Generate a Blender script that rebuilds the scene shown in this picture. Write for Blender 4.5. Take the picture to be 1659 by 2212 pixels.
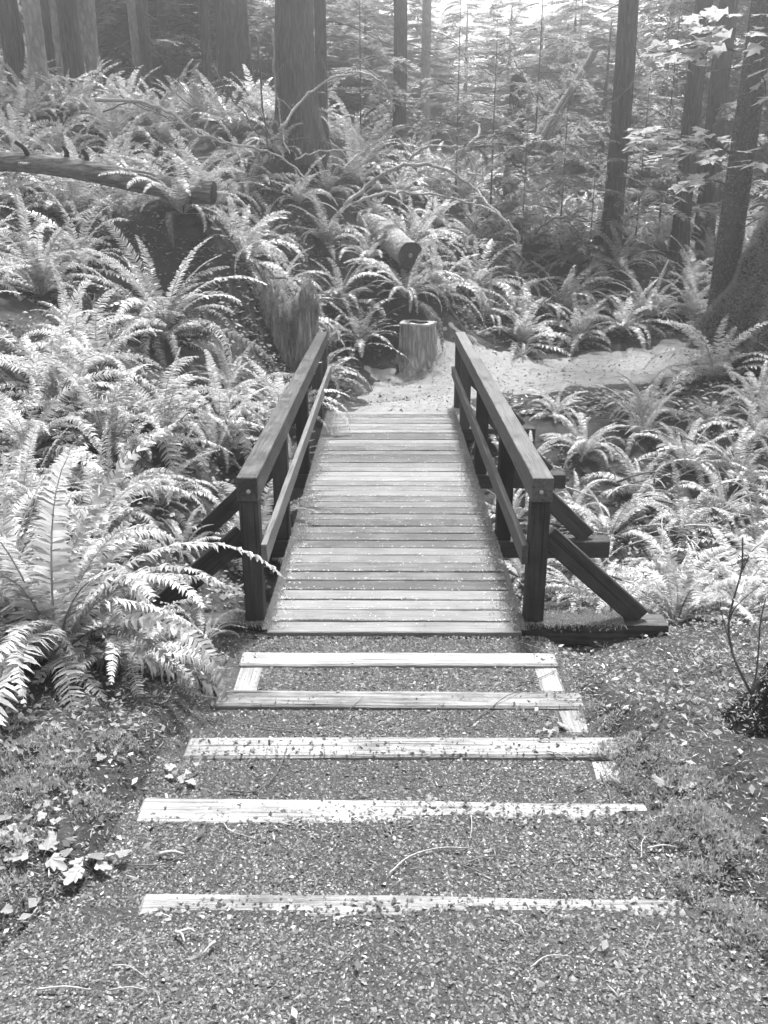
import bpy, bmesh, math, random
import numpy as np
from mathutils import Vector, Matrix, Euler

R = math.radians
scene = bpy.context.scene
for o in list(bpy.data.objects):
    bpy.data.objects.remove(o, do_unlink=True)
COL = scene.collection
random.seed(7)
rng = np.random.default_rng(7)

# ---------------------------------------------------------------- camera, sky, sun, exposure
EYE = 2.4
PITCH, YAW = R(19.4), R(0.26)
FPX, CX, CY = 1878.0, 829.5, 1106.0          # focal length and centre of the picture, in picture units
cam_d = bpy.data.cameras.new('camera')
cam_d.sensor_fit = 'VERTICAL'
cam_d.sensor_height = 36.0
cam_d.lens = FPX / 2212.0 * 36.0
cam_d.clip_start = 0.05
cam_d.clip_end = 1000
cam = bpy.data.objects.new('camera', cam_d)
COL.objects.link(cam)
cam.location = (0, 0, EYE)
cam.rotation_euler = (R(90) - PITCH, 0, YAW)
scene.camera = cam

SUN_EL, SUN_AZ = R(66), R(14)                # azimuth from +y towards +x
world = bpy.data.worlds.new('World')
scene.world = world
world.use_nodes = True
wn, wl = world.node_tree.nodes, world.node_tree.links
wn.clear()
sky = wn.new('ShaderNodeTexSky')
sky.sky_type = 'NISHITA'
sky.sun_disc = False
sky.sun_elevation = SUN_EL
sky.sun_rotation = SUN_AZ
bw = wn.new('ShaderNodeRGBToBW')
bg = wn.new('ShaderNodeBackground')
bg.inputs['Strength'].default_value = 0.15
wo = wn.new('ShaderNodeOutputWorld')
wl.new(sky.outputs[0], bw.inputs[0])
wl.new(bw.outputs[0], bg.inputs['Color'])
wl.new(bg.outputs[0], wo.inputs['Surface'])

sun_d = bpy.data.lights.new('sun', 'SUN')
sun_d.energy = 4.0
sun_d.angle = R(6)
sun = bpy.data.objects.new('sun', sun_d)
COL.objects.link(sun)
sdir = Vector((math.sin(SUN_AZ) * math.cos(SUN_EL), math.cos(SUN_AZ) * math.cos(SUN_EL), math.sin(SUN_EL)))
sun.rotation_euler = (-sdir).to_track_quat('-Z', 'Y').to_euler()
sun.location = sdir * 60

vs = scene.view_settings
vs.view_transform = 'Standard'
vs.look = 'None'
vs.gamma = 1.0
vs.use_curve_mapping = False
vs.exposure = 1.8
cy = scene.cycles
cy.use_denoising = True
cy.max_bounces = 4
cy.diffuse_bounces = 2
cy.use_adaptive_sampling = True
cy.adaptive_threshold = 0.03
cy.use_light_tree = False
cy.glossy_bounces = 2
cy.transmission_bounces = 3
cy.volume_bounces = 0
cy.caustics_reflective = False
cy.caustics_refractive = False

# ---------------------------------------------------------------- helpers
cam_rot = cam.rotation_euler.to_matrix()


def ray(px, py):
    d = cam_rot @ Vector(((px - CX), (CY - py), -FPX))
    return d / d.y                            # unit step forward


def at(px, py, depth):
    return Vector((0, 0, EYE)) + ray(px, py) * depth


def proj(x, y, z):
    """world -> picture units (vectorised)"""
    p = np.stack([np.asarray(x, float), np.asarray(y, float), np.asarray(z, float) - EYE], -1)
    m = np.array(cam_rot)
    c = p @ m
    w = -c[..., 2]
    w = np.where(w < 0.05, 0.05, w)
    return CX + FPX * c[..., 0] / w, CY - FPX * c[..., 1] / w, -c[..., 2]


def vnoise(x, y, seed=0):
    """cheap smooth value noise"""
    x = np.asarray(x, float); y = np.asarray(y, float)
    xi, yi = np.floor(x), np.floor(y)
    fx, fy = x - xi, y - yi
    fx = fx * fx * (3 - 2 * fx); fy = fy * fy * (3 - 2 * fy)

    def h(a, b):
        s = np.sin(a * 127.1 + b * 311.7 + seed * 74.7) * 43758.5453
        return s - np.floor(s)
    return (h(xi, yi) * (1 - fx) + h(xi + 1, yi) * fx) * (1 - fy) + (h(xi, yi + 1) * (1 - fx) + h(xi + 1, yi + 1) * fx) * fy


def mesh_from(name, V, F, smooth=False):
    """V (n,3), F (m,3) triangles or (m,4) quads, or a list mixing them"""
    me = bpy.data.meshes.new(name)
    if isinstance(F, list):
        me.from_pydata([tuple(v) for v in V], [], [tuple(int(i) for i in f) for f in F])
    else:
        V = np.asarray(V, np.float32); F = np.asarray(F, np.int32)
        k = F.shape[1]
        me.vertices.add(len(V)); me.vertices.foreach_set('co', V.ravel())
        me.loops.add(F.size); me.loops.foreach_set('vertex_index', F.ravel())
        me.polygons.add(len(F))
        me.polygons.foreach_set('loop_start', np.arange(0, F.size, k, dtype=np.int32))
        me.update(calc_edges=True)
        me.validate()
    if smooth:
        me.polygons.foreach_set('use_smooth', np.ones(len(me.polygons), bool))
    return me


def link(name, me, mat=None, parent=None, loc=None, rot=None, scale=None):
    o = bpy.data.objects.new(name, me)
    COL.objects.link(o)
    if mat is not None and me is not None and len(me.materials) == 0:
        me.materials.append(mat)
    if parent is not None:
        o.parent = parent
    if loc is not None: o.location = loc
    if rot is not None: o.rotation_euler = rot
    if scale is not None: o.scale = scale if hasattr(scale, '__len__') else (scale,) * 3
    return o


def obj(name, V, F, mat, parent=None, smooth=False, **k):
    return link(name, mesh_from(name, V, F, smooth), mat, parent, **k)


def tag(o, label=None, cat=None, group=None, kind=None):
    if label: o['label'] = label
    if cat: o['category'] = cat
    if group: o['group'] = group
    if kind: o['kind'] = kind
    return o


def empty(name, loc, rz=0.0):
    o = bpy.data.objects.new(name, None)
    o.empty_display_size = 0.1
    COL.objects.link(o)
    o.location = loc
    o.rotation_euler = (0, 0, rz)
    return o


class MB:
    def __init__(s):
        s.V = []; s.F = []; s.n = 0

    def add(s, V, F):
        V = np.asarray(V, float); F = np.asarray(F, int)
        if F.shape[1] == 4:
            F = np.concatenate([F[:, [0, 1, 2]], F[:, [0, 2, 3]]])
        s.V.append(V); s.F.append(F + s.n); s.n += len(V)
        return s

    def arrays(s):
        return np.concatenate(s.V), np.concatenate(s.F)

    def build(s, name, mat, parent=None, smooth=False, **k):
        V, F = s.arrays()
        return obj(name, V, F, mat, parent, smooth, **k)


def tube(pts, radii, seg=6, cap=True, squash=1.0):
    pts = np.asarray([tuple(p) for p in pts], float)
    n = len(pts)
    radii = np.broadcast_to(np.asarray(radii, float), (n,))
    T = np.gradient(pts, axis=0)
    T /= np.linalg.norm(T, axis=1)[:, None] + 1e-9
    up = np.array([0, 0, 1.0]) if abs(T[:, 2]).mean() < 0.8 else np.array([0, 1.0, 0])
    S = np.cross(T, up); S /= np.linalg.norm(S, axis=1)[:, None] + 1e-9
    N = np.cross(S, T)
    a = np.linspace(0, 2 * math.pi, seg, endpoint=False)
    V = pts[:, None, :] + radii[:, None, None] * (np.cos(a)[None, :, None] * S[:, None, :] + np.sin(a)[None, :, None] * N[:, None, :] * squash)
    V = V.reshape(-1, 3)
    F = []
    i = np.arange(n - 1)[:, None] * seg
    j = np.arange(seg)[None, :]
    jn = (j + 1) % seg
    F = np.stack([i + j, i + jn, i + seg + jn, i + seg + j], -1).reshape(-1, 4)
    F = np.concatenate([F[:, [0, 1, 2]], F[:, [0, 2, 3]]])
    if cap:
        V = np.concatenate([V, pts[[0, -1]]])
        c0, c1 = n * seg, n * seg + 1
        j = np.arange(seg); jn = (j + 1) % seg
        F = np.concatenate([F, np.stack([np.full(seg, c0), jn, j], -1), np.stack([np.full(seg, c1), (n - 1) * seg + j, (n - 1) * seg + jn], -1)])
    return V, F


def catmull(P, sub=5):
    P = [np.array(tuple(p), float) for p in P]
    if len(P) < 3:
        return [P[0] + (P[-1] - P[0]) * t for t in np.linspace(0, 1, sub + 1)]
    Q = [2 * P[0] - P[1]] + P + [2 * P[-1] - P[-2]]
    out = []
    for i in range(1, len(Q) - 2):
        p0, p1, p2, p3 = Q[i - 1:i + 3]
        for k in range(sub):
            t = k / sub
            out.append(0.5 * (2 * p1 + (p2 - p0) * t + (2 * p0 - 5 * p1 + 4 * p2 - p3) * t * t + (3 * p1 - p0 - 3 * p2 + p3) * t ** 3))
    out.append(P[-1])
    return out


def beam(name, p0, p1, w, h, mat, parent=None, up=(0, 0, 1), bevel=0.006, jit=0.0):
    """a timber from p0 to p1 (centre line), w across, h high, edges chamfered"""
    p0, p1 = Vector(p0), Vector(p1)
    d = p1 - p0
    L = d.length
    bm = bmesh.new()
    bmesh.ops.create_cube(bm, size=1.0)
    cuts = max(1, int(L / 0.5))
    for v in bm.verts:
        v.co = Vector((v.co.x * L, v.co.y * w, v.co.z * h))
    es = [e for e in bm.edges if abs(e.verts[0].co.x - e.verts[1].co.x) > L * 0.9]
    bmesh.ops.subdivide_edges(bm, edges=es, cuts=cuts, use_grid_fill=True)
    if jit:
        for v in bm.verts:
            s = Vector((0, random.uniform(-jit, jit), random.uniform(-jit, jit)))
            v.co += s
    es = [e for e in bm.edges if len(e.link_faces) == 2 and e.calc_face_angle(0) > 0.8]
    bmesh.ops.bevel(bm, geom=es, offset=bevel, segments=1, affect='EDGES')
    me = bpy.data.meshes.new(name)
    bm.to_mesh(me); bm.free()
    o = link(name, me, mat, parent)
    x = d.normalized(); upv = Vector(up)
    y = upv.cross(x).normalized(); z = x.cross(y)
    m = Matrix((x, y, z)).transposed().to_4x4()
    m.translation = (p0 + p1) / 2
    if parent is not None:
        m = parent.matrix_basis.inverted() @ m
    o.matrix_basis = m
    return o


# ---------------------------------------------------------------- materials (the picture is black and white: greys only)
def new_mat(name):
    m = bpy.data.materials.new(name)
    m.use_nodes = True
    nt = m.node_tree
    nt.nodes.clear()
    out = nt.nodes.new('ShaderNodeOutputMaterial')
    return m, nt.nodes, nt.links, out


def val_ramp(n, l, src, stops):
    r = n.new('ShaderNodeValToRGB')
    el = r.color_ramp.elements
    while len(el) < len(stops):
        el.new(0.5)
    for e, (p, v) in zip(el, stops):
        e.position = p
        e.color = (v, v, v, 1)
    l.new(src, r.inputs[0])
    return r.outputs[0]


def coord(n, l, scale, kind='Object', per_object=False):
    tc = n.new('ShaderNodeTexCoord')
    mp = n.new('ShaderNodeMapping')
    mp.inputs['Scale'].default_value = scale
    l.new(tc.outputs[kind], mp.inputs['Vector'])
    if per_object:
        oi = n.new('ShaderNodeObjectInfo')
        mu = n.new('ShaderNodeMath'); mu.operation = 'MULTIPLY'; mu.inputs[1].default_value = 37.0
        l.new(oi.outputs['Random'], mu.inputs[0])
        cx = n.new('ShaderNodeCombineXYZ')
        l.new(mu.outputs[0], cx.inputs[0]); l.new(mu.outputs[0], cx.inputs[1]); l.new(mu.outputs[0], cx.inputs[2])
        l.new(cx.outputs[0], mp.inputs['Location'])
    return mp.outputs[0]


def noise(n, l, vec, scale, detail=4, rough=0.6):
    t = n.new('ShaderNodeTexNoise')
    t.inputs['Scale'].default_value = scale
    t.inputs['Detail'].default_value = detail
    t.inputs['Roughness'].default_value = rough
    if vec is not None: l.new(vec, t.inputs['Vector'])
    return t.outputs['Fac']


def mathn(n, l, op, a, b):
    m = n.new('ShaderNodeMath'); m.operation = op
    for i, v in enumerate((a, b)):
        if isinstance(v, (int, float)): m.inputs[i].default_value = v
        else: l.new(v, m.inputs[i])
    return m.outputs[0]


def bump(n, l, h, strength, dist=0.02):
    b = n.new('ShaderNodeBump')
    b.inputs['Strength'].default_value = strength
    b.inputs['Distance'].default_value = dist
    l.new(h, b.inputs['Height'])
    return b.outputs[0]


def principled(n, l, col, rough=0.8, normal=None, spec=0.3):
    p = n.new('ShaderNodeBsdfPrincipled')
    if isinstance(col, (int, float)): p.inputs['Base Color'].default_value = (col, col, col, 1)
    else: l.new(col, p.inputs['Base Color'])
    if isinstance(rough, (int, float)): p.inputs['Roughness'].default_value = rough
    else: l.new(rough, p.inputs['Roughness'])
    p.inputs['Specular IOR Level'].default_value = spec
    if normal is not None: l.new(normal, p.inputs['Normal'])
    return p


def leaf_mat(name, lo, hi, trans=0.4, rough=0.45, spec=0.4, per_island=True):
    m, n, l, out = new_mat(name)
    g = n.new('ShaderNodeNewGeometry')
    oi = n.new('ShaderNodeObjectInfo')
    r = mathn(n, l, 'MULTIPLY', g.outputs['Random Per Island'], 0.5)
    r2 = mathn(n, l, 'MULTIPLY', oi.outputs['Random'], 0.5)
    s = mathn(n, l, 'ADD', r, r2)
    c = val_ramp(n, l, s, [(0.1, lo), (0.9, hi)])
    p = principled(n, l, c, rough, None, spec)
    t = n.new('ShaderNodeBsdfTranslucent')
    l.new(c, t.inputs['Color'])
    mx = n.new('ShaderNodeMixShader'); mx.inputs[0].default_value = trans
    l.new(p.outputs[0], mx.inputs[1]); l.new(t.outputs[0], mx.inputs[2])
    l.new(mx.outputs[0], out.inputs['Surface'])
    return m


def island_mat(name, stops, rough=0.85, spec=0.25):
    m, n, l, out = new_mat(name)
    g = n.new('ShaderNodeNewGeometry')
    c = val_ramp(n, l, g.outputs['Random Per Island'], stops)
    p = principled(n, l, c, rough, None, spec)
    l.new(p.outputs[0], out.inputs['Surface'])
    return m


def wood_mat(name, base, var, rough=0.6, grain=(1.2, 26, 26), spec=0.35, stain=0.5):
    """weathered timber, grain along the object's local x"""
    m, n, l, out = new_mat(name)
    v = coord(n, l, grain, 'Object', True)
    g1 = noise(n, l, v, 3.0, 6, 0.65)
    v2 = coord(n, l, (1, 1, 1), 'Object', True)
    g2 = noise(n, l, v2, 5.0, 5, 0.7)
    oi = n.new('ShaderNodeObjectInfo')
    a = mathn(n, l, 'MULTIPLY', g1, 1 - stain)
    b = mathn(n, l, 'MULTIPLY', g2, stain)
    s = mathn(n, l, 'ADD', a, b)
    o_ = mathn(n, l, 'MULTIPLY', oi.outputs['Random'], 0.3)
    s = mathn(n, l, 'ADD', s, mathn(n, l, 'SUBTRACT', o_, 0.15))
    c = val_ramp(n, l, s, [(0.34, base - var), (0.5, base), (0.66, base + var)])
    v4 = coord(n, l, (grain[0] * .5, grain[1] * 1.6, grain[2] * 1.6), 'Object', True)
    g4 = noise(n, l, v4, 2.6, 3, 0.5)
    cr = val_ramp(n, l, g4, [(0.33, 0.3), (0.40, 1.0)])
    mxc = n.new('ShaderNodeMixRGB'); mxc.blend_type = 'MULTIPLY'; mxc.inputs[0].default_value = 1.0
    l.new(c, mxc.inputs[1]); l.new(cr, mxc.inputs[2])
    c = mxc.outputs[0]
    g3 = noise(n, l, v, 9.0, 4, 0.7)
    nb = bump(n, l, g3, 0.9, 0.006)
    rr = val_ramp(n, l, g2, [(0.3, rough - 0.15), (0.7, rough + 0.15)])
    p = principled(n, l, c, rr, nb, spec)
    l.new(p.outputs[0], out.inputs['Surface'])
    return m


def bark_mat(name, lo, hi, scale=(9, 9, 1.6), bstr=1.0, dist=0.05, moss=0.0):
    m, n, l, out = new_mat(name)
    v = coord(n, l, scale, 'Object', True)
    t = n.new('ShaderNodeTexVoronoi'); t.feature = 'DISTANCE_TO_EDGE'
    l.new(v, t.inputs['Vector']); t.inputs['Scale'].default_value = 1.6
    nz = noise(n, l, v, 2.2, 7, 0.7)
    h = mathn(n, l, 'ADD', mathn(n, l, 'MULTIPLY', t.outputs['Distance'], 0.9), mathn(n, l, 'MULTIPLY', nz, 0.8))
    v2 = coord(n, l, (1, 1, 0.5), 'Object', True)
    n2 = noise(n, l, v2, 2.5, 4, 0.6)
    s = mathn(n, l, 'ADD', mathn(n, l, 'MULTIPLY', h, 0.55), mathn(n, l, 'MULTIPLY', n2, 0.45))
    c = val_ramp(n, l, s, [(0.28, lo), (0.75, hi)])
    p = principled(n, l, c, 0.9, bump(n, l, h, bstr, dist), 0.15)
    l.new(p.outputs[0], out.inputs['Surface'])
    return m


def ground_mat(name, lo, hi, scale=6.0, bstr=0.6):
    m, n, l, out = new_mat(name)
    v = coord(n, l, (1, 1, 1), 'Object')
    a = noise(n, l, v, scale, 9, 0.72)
    b = noise(n, l, v, scale * 9, 6, 0.8)
    s = mathn(n, l, 'ADD', mathn(n, l, 'MULTIPLY', a, 0.55), mathn(n, l, 'MULTIPLY', b, 0.45))
    c = val_ramp(n, l, s, [(0.36, lo), (0.66, hi)])
    p = principled(n, l, c, 0.95, bump(n, l, s, bstr, 0.03), 0.1)
    l.new(p.outputs[0], out.inputs['Surface'])
    return m


M = {}
M['fern'] = leaf_mat('fern_leaf', 0.23, 0.68, 0.38, 0.38, 0.6)
M['fern_old'] = leaf_mat('old_fern_leaf', 0.08, 0.18, 0.25, 0.7, 0.2)
M['conifer'] = leaf_mat('conifer_needles', 0.18, 0.38, 0.4, 0.6, 0.25)
M['sapling'] = leaf_mat('hemlock_needles', 0.2, 0.38, 0.4, 0.55, 0.3)
M['maple'] = leaf_mat('maple_leaf', 0.35, 0.55, 0.45, 0.5, 0.3)
M['herb'] = leaf_mat('herb_leaf', 0.15, 0.36, 0.35, 0.45, 0.4)
M['cover'] = leaf_mat('ground_cover_leaf', 0.14, 0.36, 0.35, 0.5, 0.3)
M['moss'] = leaf_mat('moss_blade', 0.24, 0.46, 0.35, 0.8, 0.1)
M['moss_dark'] = leaf_mat('trunk_moss', 0.2, 0.3, 0.2, 0.9, 0.05)
M['moss_pale'] = leaf_mat('pale_moss', 0.42, 0.7, 0.35, 0.8, 0.1)
M['soil'] = ground_mat('forest_soil', 0.02, 0.09, 9.0, 1.0)
M['gravel_bed'] = ground_mat('gravel_bed', 0.05, 0.16, 40.0, 1.0)
M['trail'] = ground_mat('trail_dirt', 0.16, 0.31, 7.0, .7)
M['chips'] = island_mat('gravel_chips', [(0.0, 0.035), (0.45, 0.085), (0.8, 0.15), (0.96, 0.22), (1.0, 0.4)], 0.8)
M['litter'] = island_mat('leaf_litter', [(0.0, 0.04), (0.5, 0.12), (0.85, 0.24), (1.0, 0.45)], 0.8)
M['needles'] = island_mat('needle_litter', [(0.0, 0.12), (0.5, 0.35), (1.0, 0.7)], 0.8)
M['plank'] = wood_mat('deck_plank', 0.11, 0.08, 0.5, (1.1, 22, 22), 0.5)
M['rail'] = wood_mat('rail_timber', 0.085, 0.06, 0.62, (1.2, 16, 16), 0.35)
M['post'] = wood_mat('post_timber', 0.04, 0.03, 0.75, (1.0, 16, 16), 0.2)
M['step'] = wood_mat('step_timber', 0.205, 0.14, 0.7, (1.0, 22, 22), 0.3, 0.4)
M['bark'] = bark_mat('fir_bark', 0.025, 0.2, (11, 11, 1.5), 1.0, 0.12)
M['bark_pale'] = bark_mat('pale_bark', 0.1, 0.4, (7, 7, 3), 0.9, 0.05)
M['bark_moss'] = bark_mat('mossy_bark', 0.035, 0.13, (8, 8, 5), 1.0, 0.06)
M['bark_log'] = bark_mat('log_bark', 0.03, 0.36, (2.2, 10, 10), 1.0, 0.06)
M['rot'] = bark_mat('rotten_wood', 0.05, 0.55, (9, 9, 1.8), 1.0, 0.06)
M['deadwood'] = bark_mat('dead_branch', 0.14, 0.4, (20, 20, 20), 0.8, 0.01)
M['twig'] = bark_mat('dark_twig', 0.05, 0.16, (40, 40, 40), 0.6, 0.004)
M['pale_twig'] = bark_mat('pale_twig', 0.18, 0.45, (40, 40, 40), 0.6, 0.004)
M['cut'] = ground_mat('cut_wood', 0.3, 0.55, 9.0, 0.3)
M['hollow'] = ground_mat('rotten_core', 0.03, 0.09, 14.0, 0.8)
M['char'] = bark_mat('charred_wood', 0.012, 0.04, (10, 10, 2), 1.0, 0.05)
M['steel'] = new_mat('bolt_steel')[0]
_n = M['steel'].node_tree.nodes; _l = M['steel'].node_tree.links
_p = _n.new('ShaderNodeBsdfPrincipled'); _p.inputs['Base Color'].default_value = (.45, .45, .45, 1)
_p.inputs['Metallic'].default_value = 0.6; _p.inputs['Roughness'].default_value = 0.55
_l.new(_p.outputs[0], [x for x in _n if x.type == 'OUTPUT_MATERIAL'][0].inputs['Surface'])

# ---------------------------------------------------------------- terrain
STEPS = [  # far edge y, top z of the five step timbers, from the bridge towards the viewer
    (4.32, 0.05), (3.76, 0.14), (3.16, 0.28), (2.59, 0.40), (2.05, 0.48)]

TREES = [  # px base x, py base, depth, width px, kind, top lean px
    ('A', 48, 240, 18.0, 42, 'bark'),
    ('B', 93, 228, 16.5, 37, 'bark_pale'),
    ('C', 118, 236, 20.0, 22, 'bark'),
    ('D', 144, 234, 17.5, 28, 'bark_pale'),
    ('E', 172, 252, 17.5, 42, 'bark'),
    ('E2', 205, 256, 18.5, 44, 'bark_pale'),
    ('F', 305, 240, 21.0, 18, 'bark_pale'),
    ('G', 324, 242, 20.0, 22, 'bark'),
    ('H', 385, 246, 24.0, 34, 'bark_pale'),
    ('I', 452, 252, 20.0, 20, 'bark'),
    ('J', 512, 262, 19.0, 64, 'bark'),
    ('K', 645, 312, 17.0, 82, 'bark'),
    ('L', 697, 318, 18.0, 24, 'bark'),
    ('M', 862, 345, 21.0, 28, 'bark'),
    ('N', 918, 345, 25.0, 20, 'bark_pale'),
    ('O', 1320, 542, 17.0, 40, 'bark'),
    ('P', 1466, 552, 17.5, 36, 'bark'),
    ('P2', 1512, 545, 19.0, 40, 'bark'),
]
ctrl = []
for (_, px, py, dep, w, k) in TREES:
    p = at(px, py, dep); ctrl.append((p.x, p.y, p.z))
ctrl += [
    # trail under the viewer and beside the steps
    (0, -3, .8), (-1.3, 0, .66), (1.4, 0, .66), (0, 1.2, .5), (-1.25, 1.8, .5), (1.35, 1.8, .5), (-1.35, 2.6, .44), (1.3, 2.6, .42),
    (-1.4, 3.4, .34), (1.3, 3.4, .26), (-1.25, 4.2, .12), (1.4, 4.2, .04), (1.5, 4.6, -.05), (1.8, 4.8, -.08), (-3, 3, .75), (3.2, 3, .45), (-3, 0, .8), (3, 0, .75), (2.6, 4.2, .05),
    # gully under the bridge
    (0, 4.75, -.16), (0, 5.5, -.55), (0, 7.2, -.95), (0, 9.2, -.55), (0, 10.3, -.1), (1.2, 5.6, -.5), (2.0, 6.6, -.75), (2.0, 8.0, -.7), (3.4, 7.2, -.7), (2.6, 5.4, -.25),
    (5, 7.0, -.4), (4, 5.4, 0), (-1.2, 5.2, -.05), (-1.1, 6.5, -.45), (-1.2, 8.2, -.3), (2.4, 9.6, -.25), (3.6, 10.3, -.1),
    # left bank
    (-1.7, 3.8, .36), (-1.9, 5.8, .3), (-2.4, 7.8, .95), (-1.35, 9.9, .4), (-3.2, 6, .85), (-4.2, 8, 1.55), (-2.4, 10.5, 1.25), (-3.4, 12.3, 2.15),
    (-5.5, 11.7, 2.5), (-2.3, 11.4, 2.6), (-2.9, 11.5, 2.45), (-3.0, 10.6, 1.55), (-4.4, 10.4, 1.9), (-5.0, 9, 1.9), (-1.3, 12.2, .6), (-2.2, 14.5, 2.3), (-6, 15, 3.3),
    # trail beyond the bridge
    (0, 11, -.02), (-1.0, 10.55, .02), (-1.1, 11.4, .2), (1.2, 10.6, -.06), (0, 10.5, -.06), (1.5, 12, 0), (3.2, 12.6, .03), (4.8, 13.2, .1), (6.5, 14.2, .2), (0.2, 13.2, .1), (2, 14.3, .22), (4, 15, .32), (6, 11.6, .25), (5, 10, .05), (8, 12.5, .7),
    # bank behind the stump and the far floor
    (0.35, 14.25, 1.35), (0.3, 13.75, .75), (-.6, 14.2, .9), (1.0, 14.6, .9), (0.4, 15.2, 1.6), (-.2, 15.6, 1.8), (-.6, 16.2, 1.95), (1.6, 17.5, 2.0), (3.5, 16.6, 1.0), (6, 16.5, .8), (3.0, 20, 2.0), (9, 18, 1.3), (8, 14.5, .7),
    (0.5, 22, 3.2), (-12, 20, 5), (-12, 10, 3.6), (-8, 3, 1.8), (12, 10, 1.2), (12, 20, 2), (0, 34, 5.5), (-14, 34, 7), (14, 34, 5.0), (6, 27, 3.3), (11, 26, 3.2), (8, 3, .8), (-6, -4, 1), (6, -4, 1),
]
C3 = np.array(ctrl, float)
CXY, CZ = C3[:, :2], C3[:, 2]


def _phi(r2):
    return 0.5 * r2 * np.log(r2 + 1e-9)


_n = len(CXY)
_A = np.zeros((_n + 3, _n + 3))
_A[:_n, :_n] = _phi(((CXY[:, None] - CXY[None]) ** 2).sum(-1)) + np.eye(_n) * 0.12
_A[:_n, _n] = 1; _A[:_n, _n + 1:] = CXY
_A[_n:, :_n] = _A[:_n, _n:].T
_W = np.linalg.solve(_A, np.concatenate([CZ, np.zeros(3)]))


def base_z(x, y):
    x = np.clip(np.asarray(x, float), -16, 16); y = np.clip(np.asarray(y, float), -5, 36)
    sh = np.broadcast(x, y).shape
    P = np.stack([np.broadcast_to(x, sh).ravel(), np.broadcast_to(y, sh).ravel()], -1)
    out = np.empty(len(P))
    for i in range(0, len(P), 20000):
        q = P[i:i + 20000]
        out[i:i + 20000] = _phi(((q[:, None] - CXY[None]) ** 2).sum(-1)) @ _W[:_n] + _W[_n] + q @ _W[_n + 1:]
    return out.reshape(sh)


def tread_z(y, x=None):
    """gravel surface of the flight of steps"""
    y = np.asarray(y, float)
    z = np.full(y.shape, -0.03)
    for k, (ye, zt) in enumerate(STEPS):
        z = np.where(y < ye - 0.03, zt - (0.02, 0.02, 0.018, 0.007, 0.006)[k], z)
    nb = (vnoise(x * 7, y * 0, 21) - .5) * .05 if x is not None else 0
    for k_, w_ in ((3, .105), (4, .07)):
        ye, zt = STEPS[k_]
        z = np.where((y < ye - w_ + nb) & (z < zt), zt + .004, z)
    z = np.where(y < STEPS[4][0] - .07 + nb, STEPS[4][1] + .004 + np.clip((STEPS[4][0] - .08 - y), 0, 9) * 0.07, z)
    return z


def sstep(a, b, x):
    t = np.clip((x - a) / (b - a), 0, 1)
    return t * t * (3 - 2 * t)


def path_w(x, y):
    """1 on the stepped path, 0 off it"""
    half = 0.90 + 0.35 * sstep(2.3, 1.2, np.asarray(y, float))
    w = 1 - sstep(half - 0.04, half + 0.16, np.abs(np.asarray(x, float) - 0.04))
    return w * (1 - sstep(4.66, 4.72, np.asarray(y, float)))


def trail_s(x, y):
    """soft weight of the trail beyond the bridge: 1 in its middle, 0 at its edge"""
    x = np.asarray(x, float); y = np.asarray(y, float)
    d1 = 1 - np.abs(x - 0.2 - 0.22 * (y - 10.5)) / (0.9 + 0.1 * (y - 10.5))
    d1 = np.minimum(d1, np.minimum((13.2 - y) * 1.2, (y - 10.2) * 4))
    xc = np.clip(x - 1, -1, 9)
    yc = 12.65 + 0.13 * xc + 0.04 * np.clip(xc, 0, 9) ** 2
    d2 = np.minimum(1 - np.abs(y - yc) / (1.45 - .07 * xc), (x - .2) * 1.5)
    return np.clip(np.maximum(d1, d2) * 2.2, 0, 1)


def trail_w(x, y):
    return (trail_s(x, y) > 0).astype(float)


def ground_z(x, y):
    x = np.asarray(x, float); y = np.asarray(y, float)
    b = base_z(x, y)
    b = b + (vnoise(x * 1.7, y * 1.7, 1) - .5) * 0.10 + (vnoise(x * 5, y * 5, 2) - .5) * 0.045
    t = np.clip(trail_w(x, y), 0, 1)
    b = np.where(t > 0, base_z(x, y), b)
    w = path_w(x, y)
    return b * (1 - w) + tread_z(y, x) * w


def gz(x, y):
    return float(ground_z(np.array([x]), np.array([y]))[0])


def hit(px, py, y0=1.0, y1=34.0):
    """where the sight line through a point of the picture meets the ground"""
    d = ray(px, py)
    ys = np.arange(y0, y1, 0.04)
    z = EYE + d.z * ys
    g = ground_z(d.x * ys, ys)
    i = np.argmax(z <= g)
    if not (z <= g).any():
        i = len(ys) - 1
    return Vector((d.x * ys[i], ys[i], float(g[i])))


xs = np.concatenate([np.array([-150, -90, -50, -30, -22]), np.arange(-16, -2, 0.3), np.arange(-2, 2.6, 0.05), np.arange(2.6, 16, 0.3), np.array([22, 30, 50, 90, 150])])
ys_ = np.concatenate([np.array([-150, -80, -40, -20, -10]), np.arange(-5, 1, 0.3), np.arange(1, 5.2, 0.03), np.arange(5.2, 16, 0.1), np.arange(16, 36, 0.35), np.array([42, 55, 80, 110, 150])])
GX, GY = np.meshgrid(xs, ys_)
GZ = ground_z(GX, GY)
V = np.stack([GX, GY, GZ - 0.012 * path_w(GX, GY)], -1).reshape(-1, 3)
nx = len(xs)
i, j = np.meshgrid(np.arange(len(ys_) - 1), np.arange(nx - 1), indexing='ij')
q = i * nx + j
F = np.stack([q, q + 1, q + nx + 1, q + nx], -1).reshape(-1, 4)
g = obj('ground', V, F, M['soil'], smooth=True)
tag(g, kind='structure')


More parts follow.
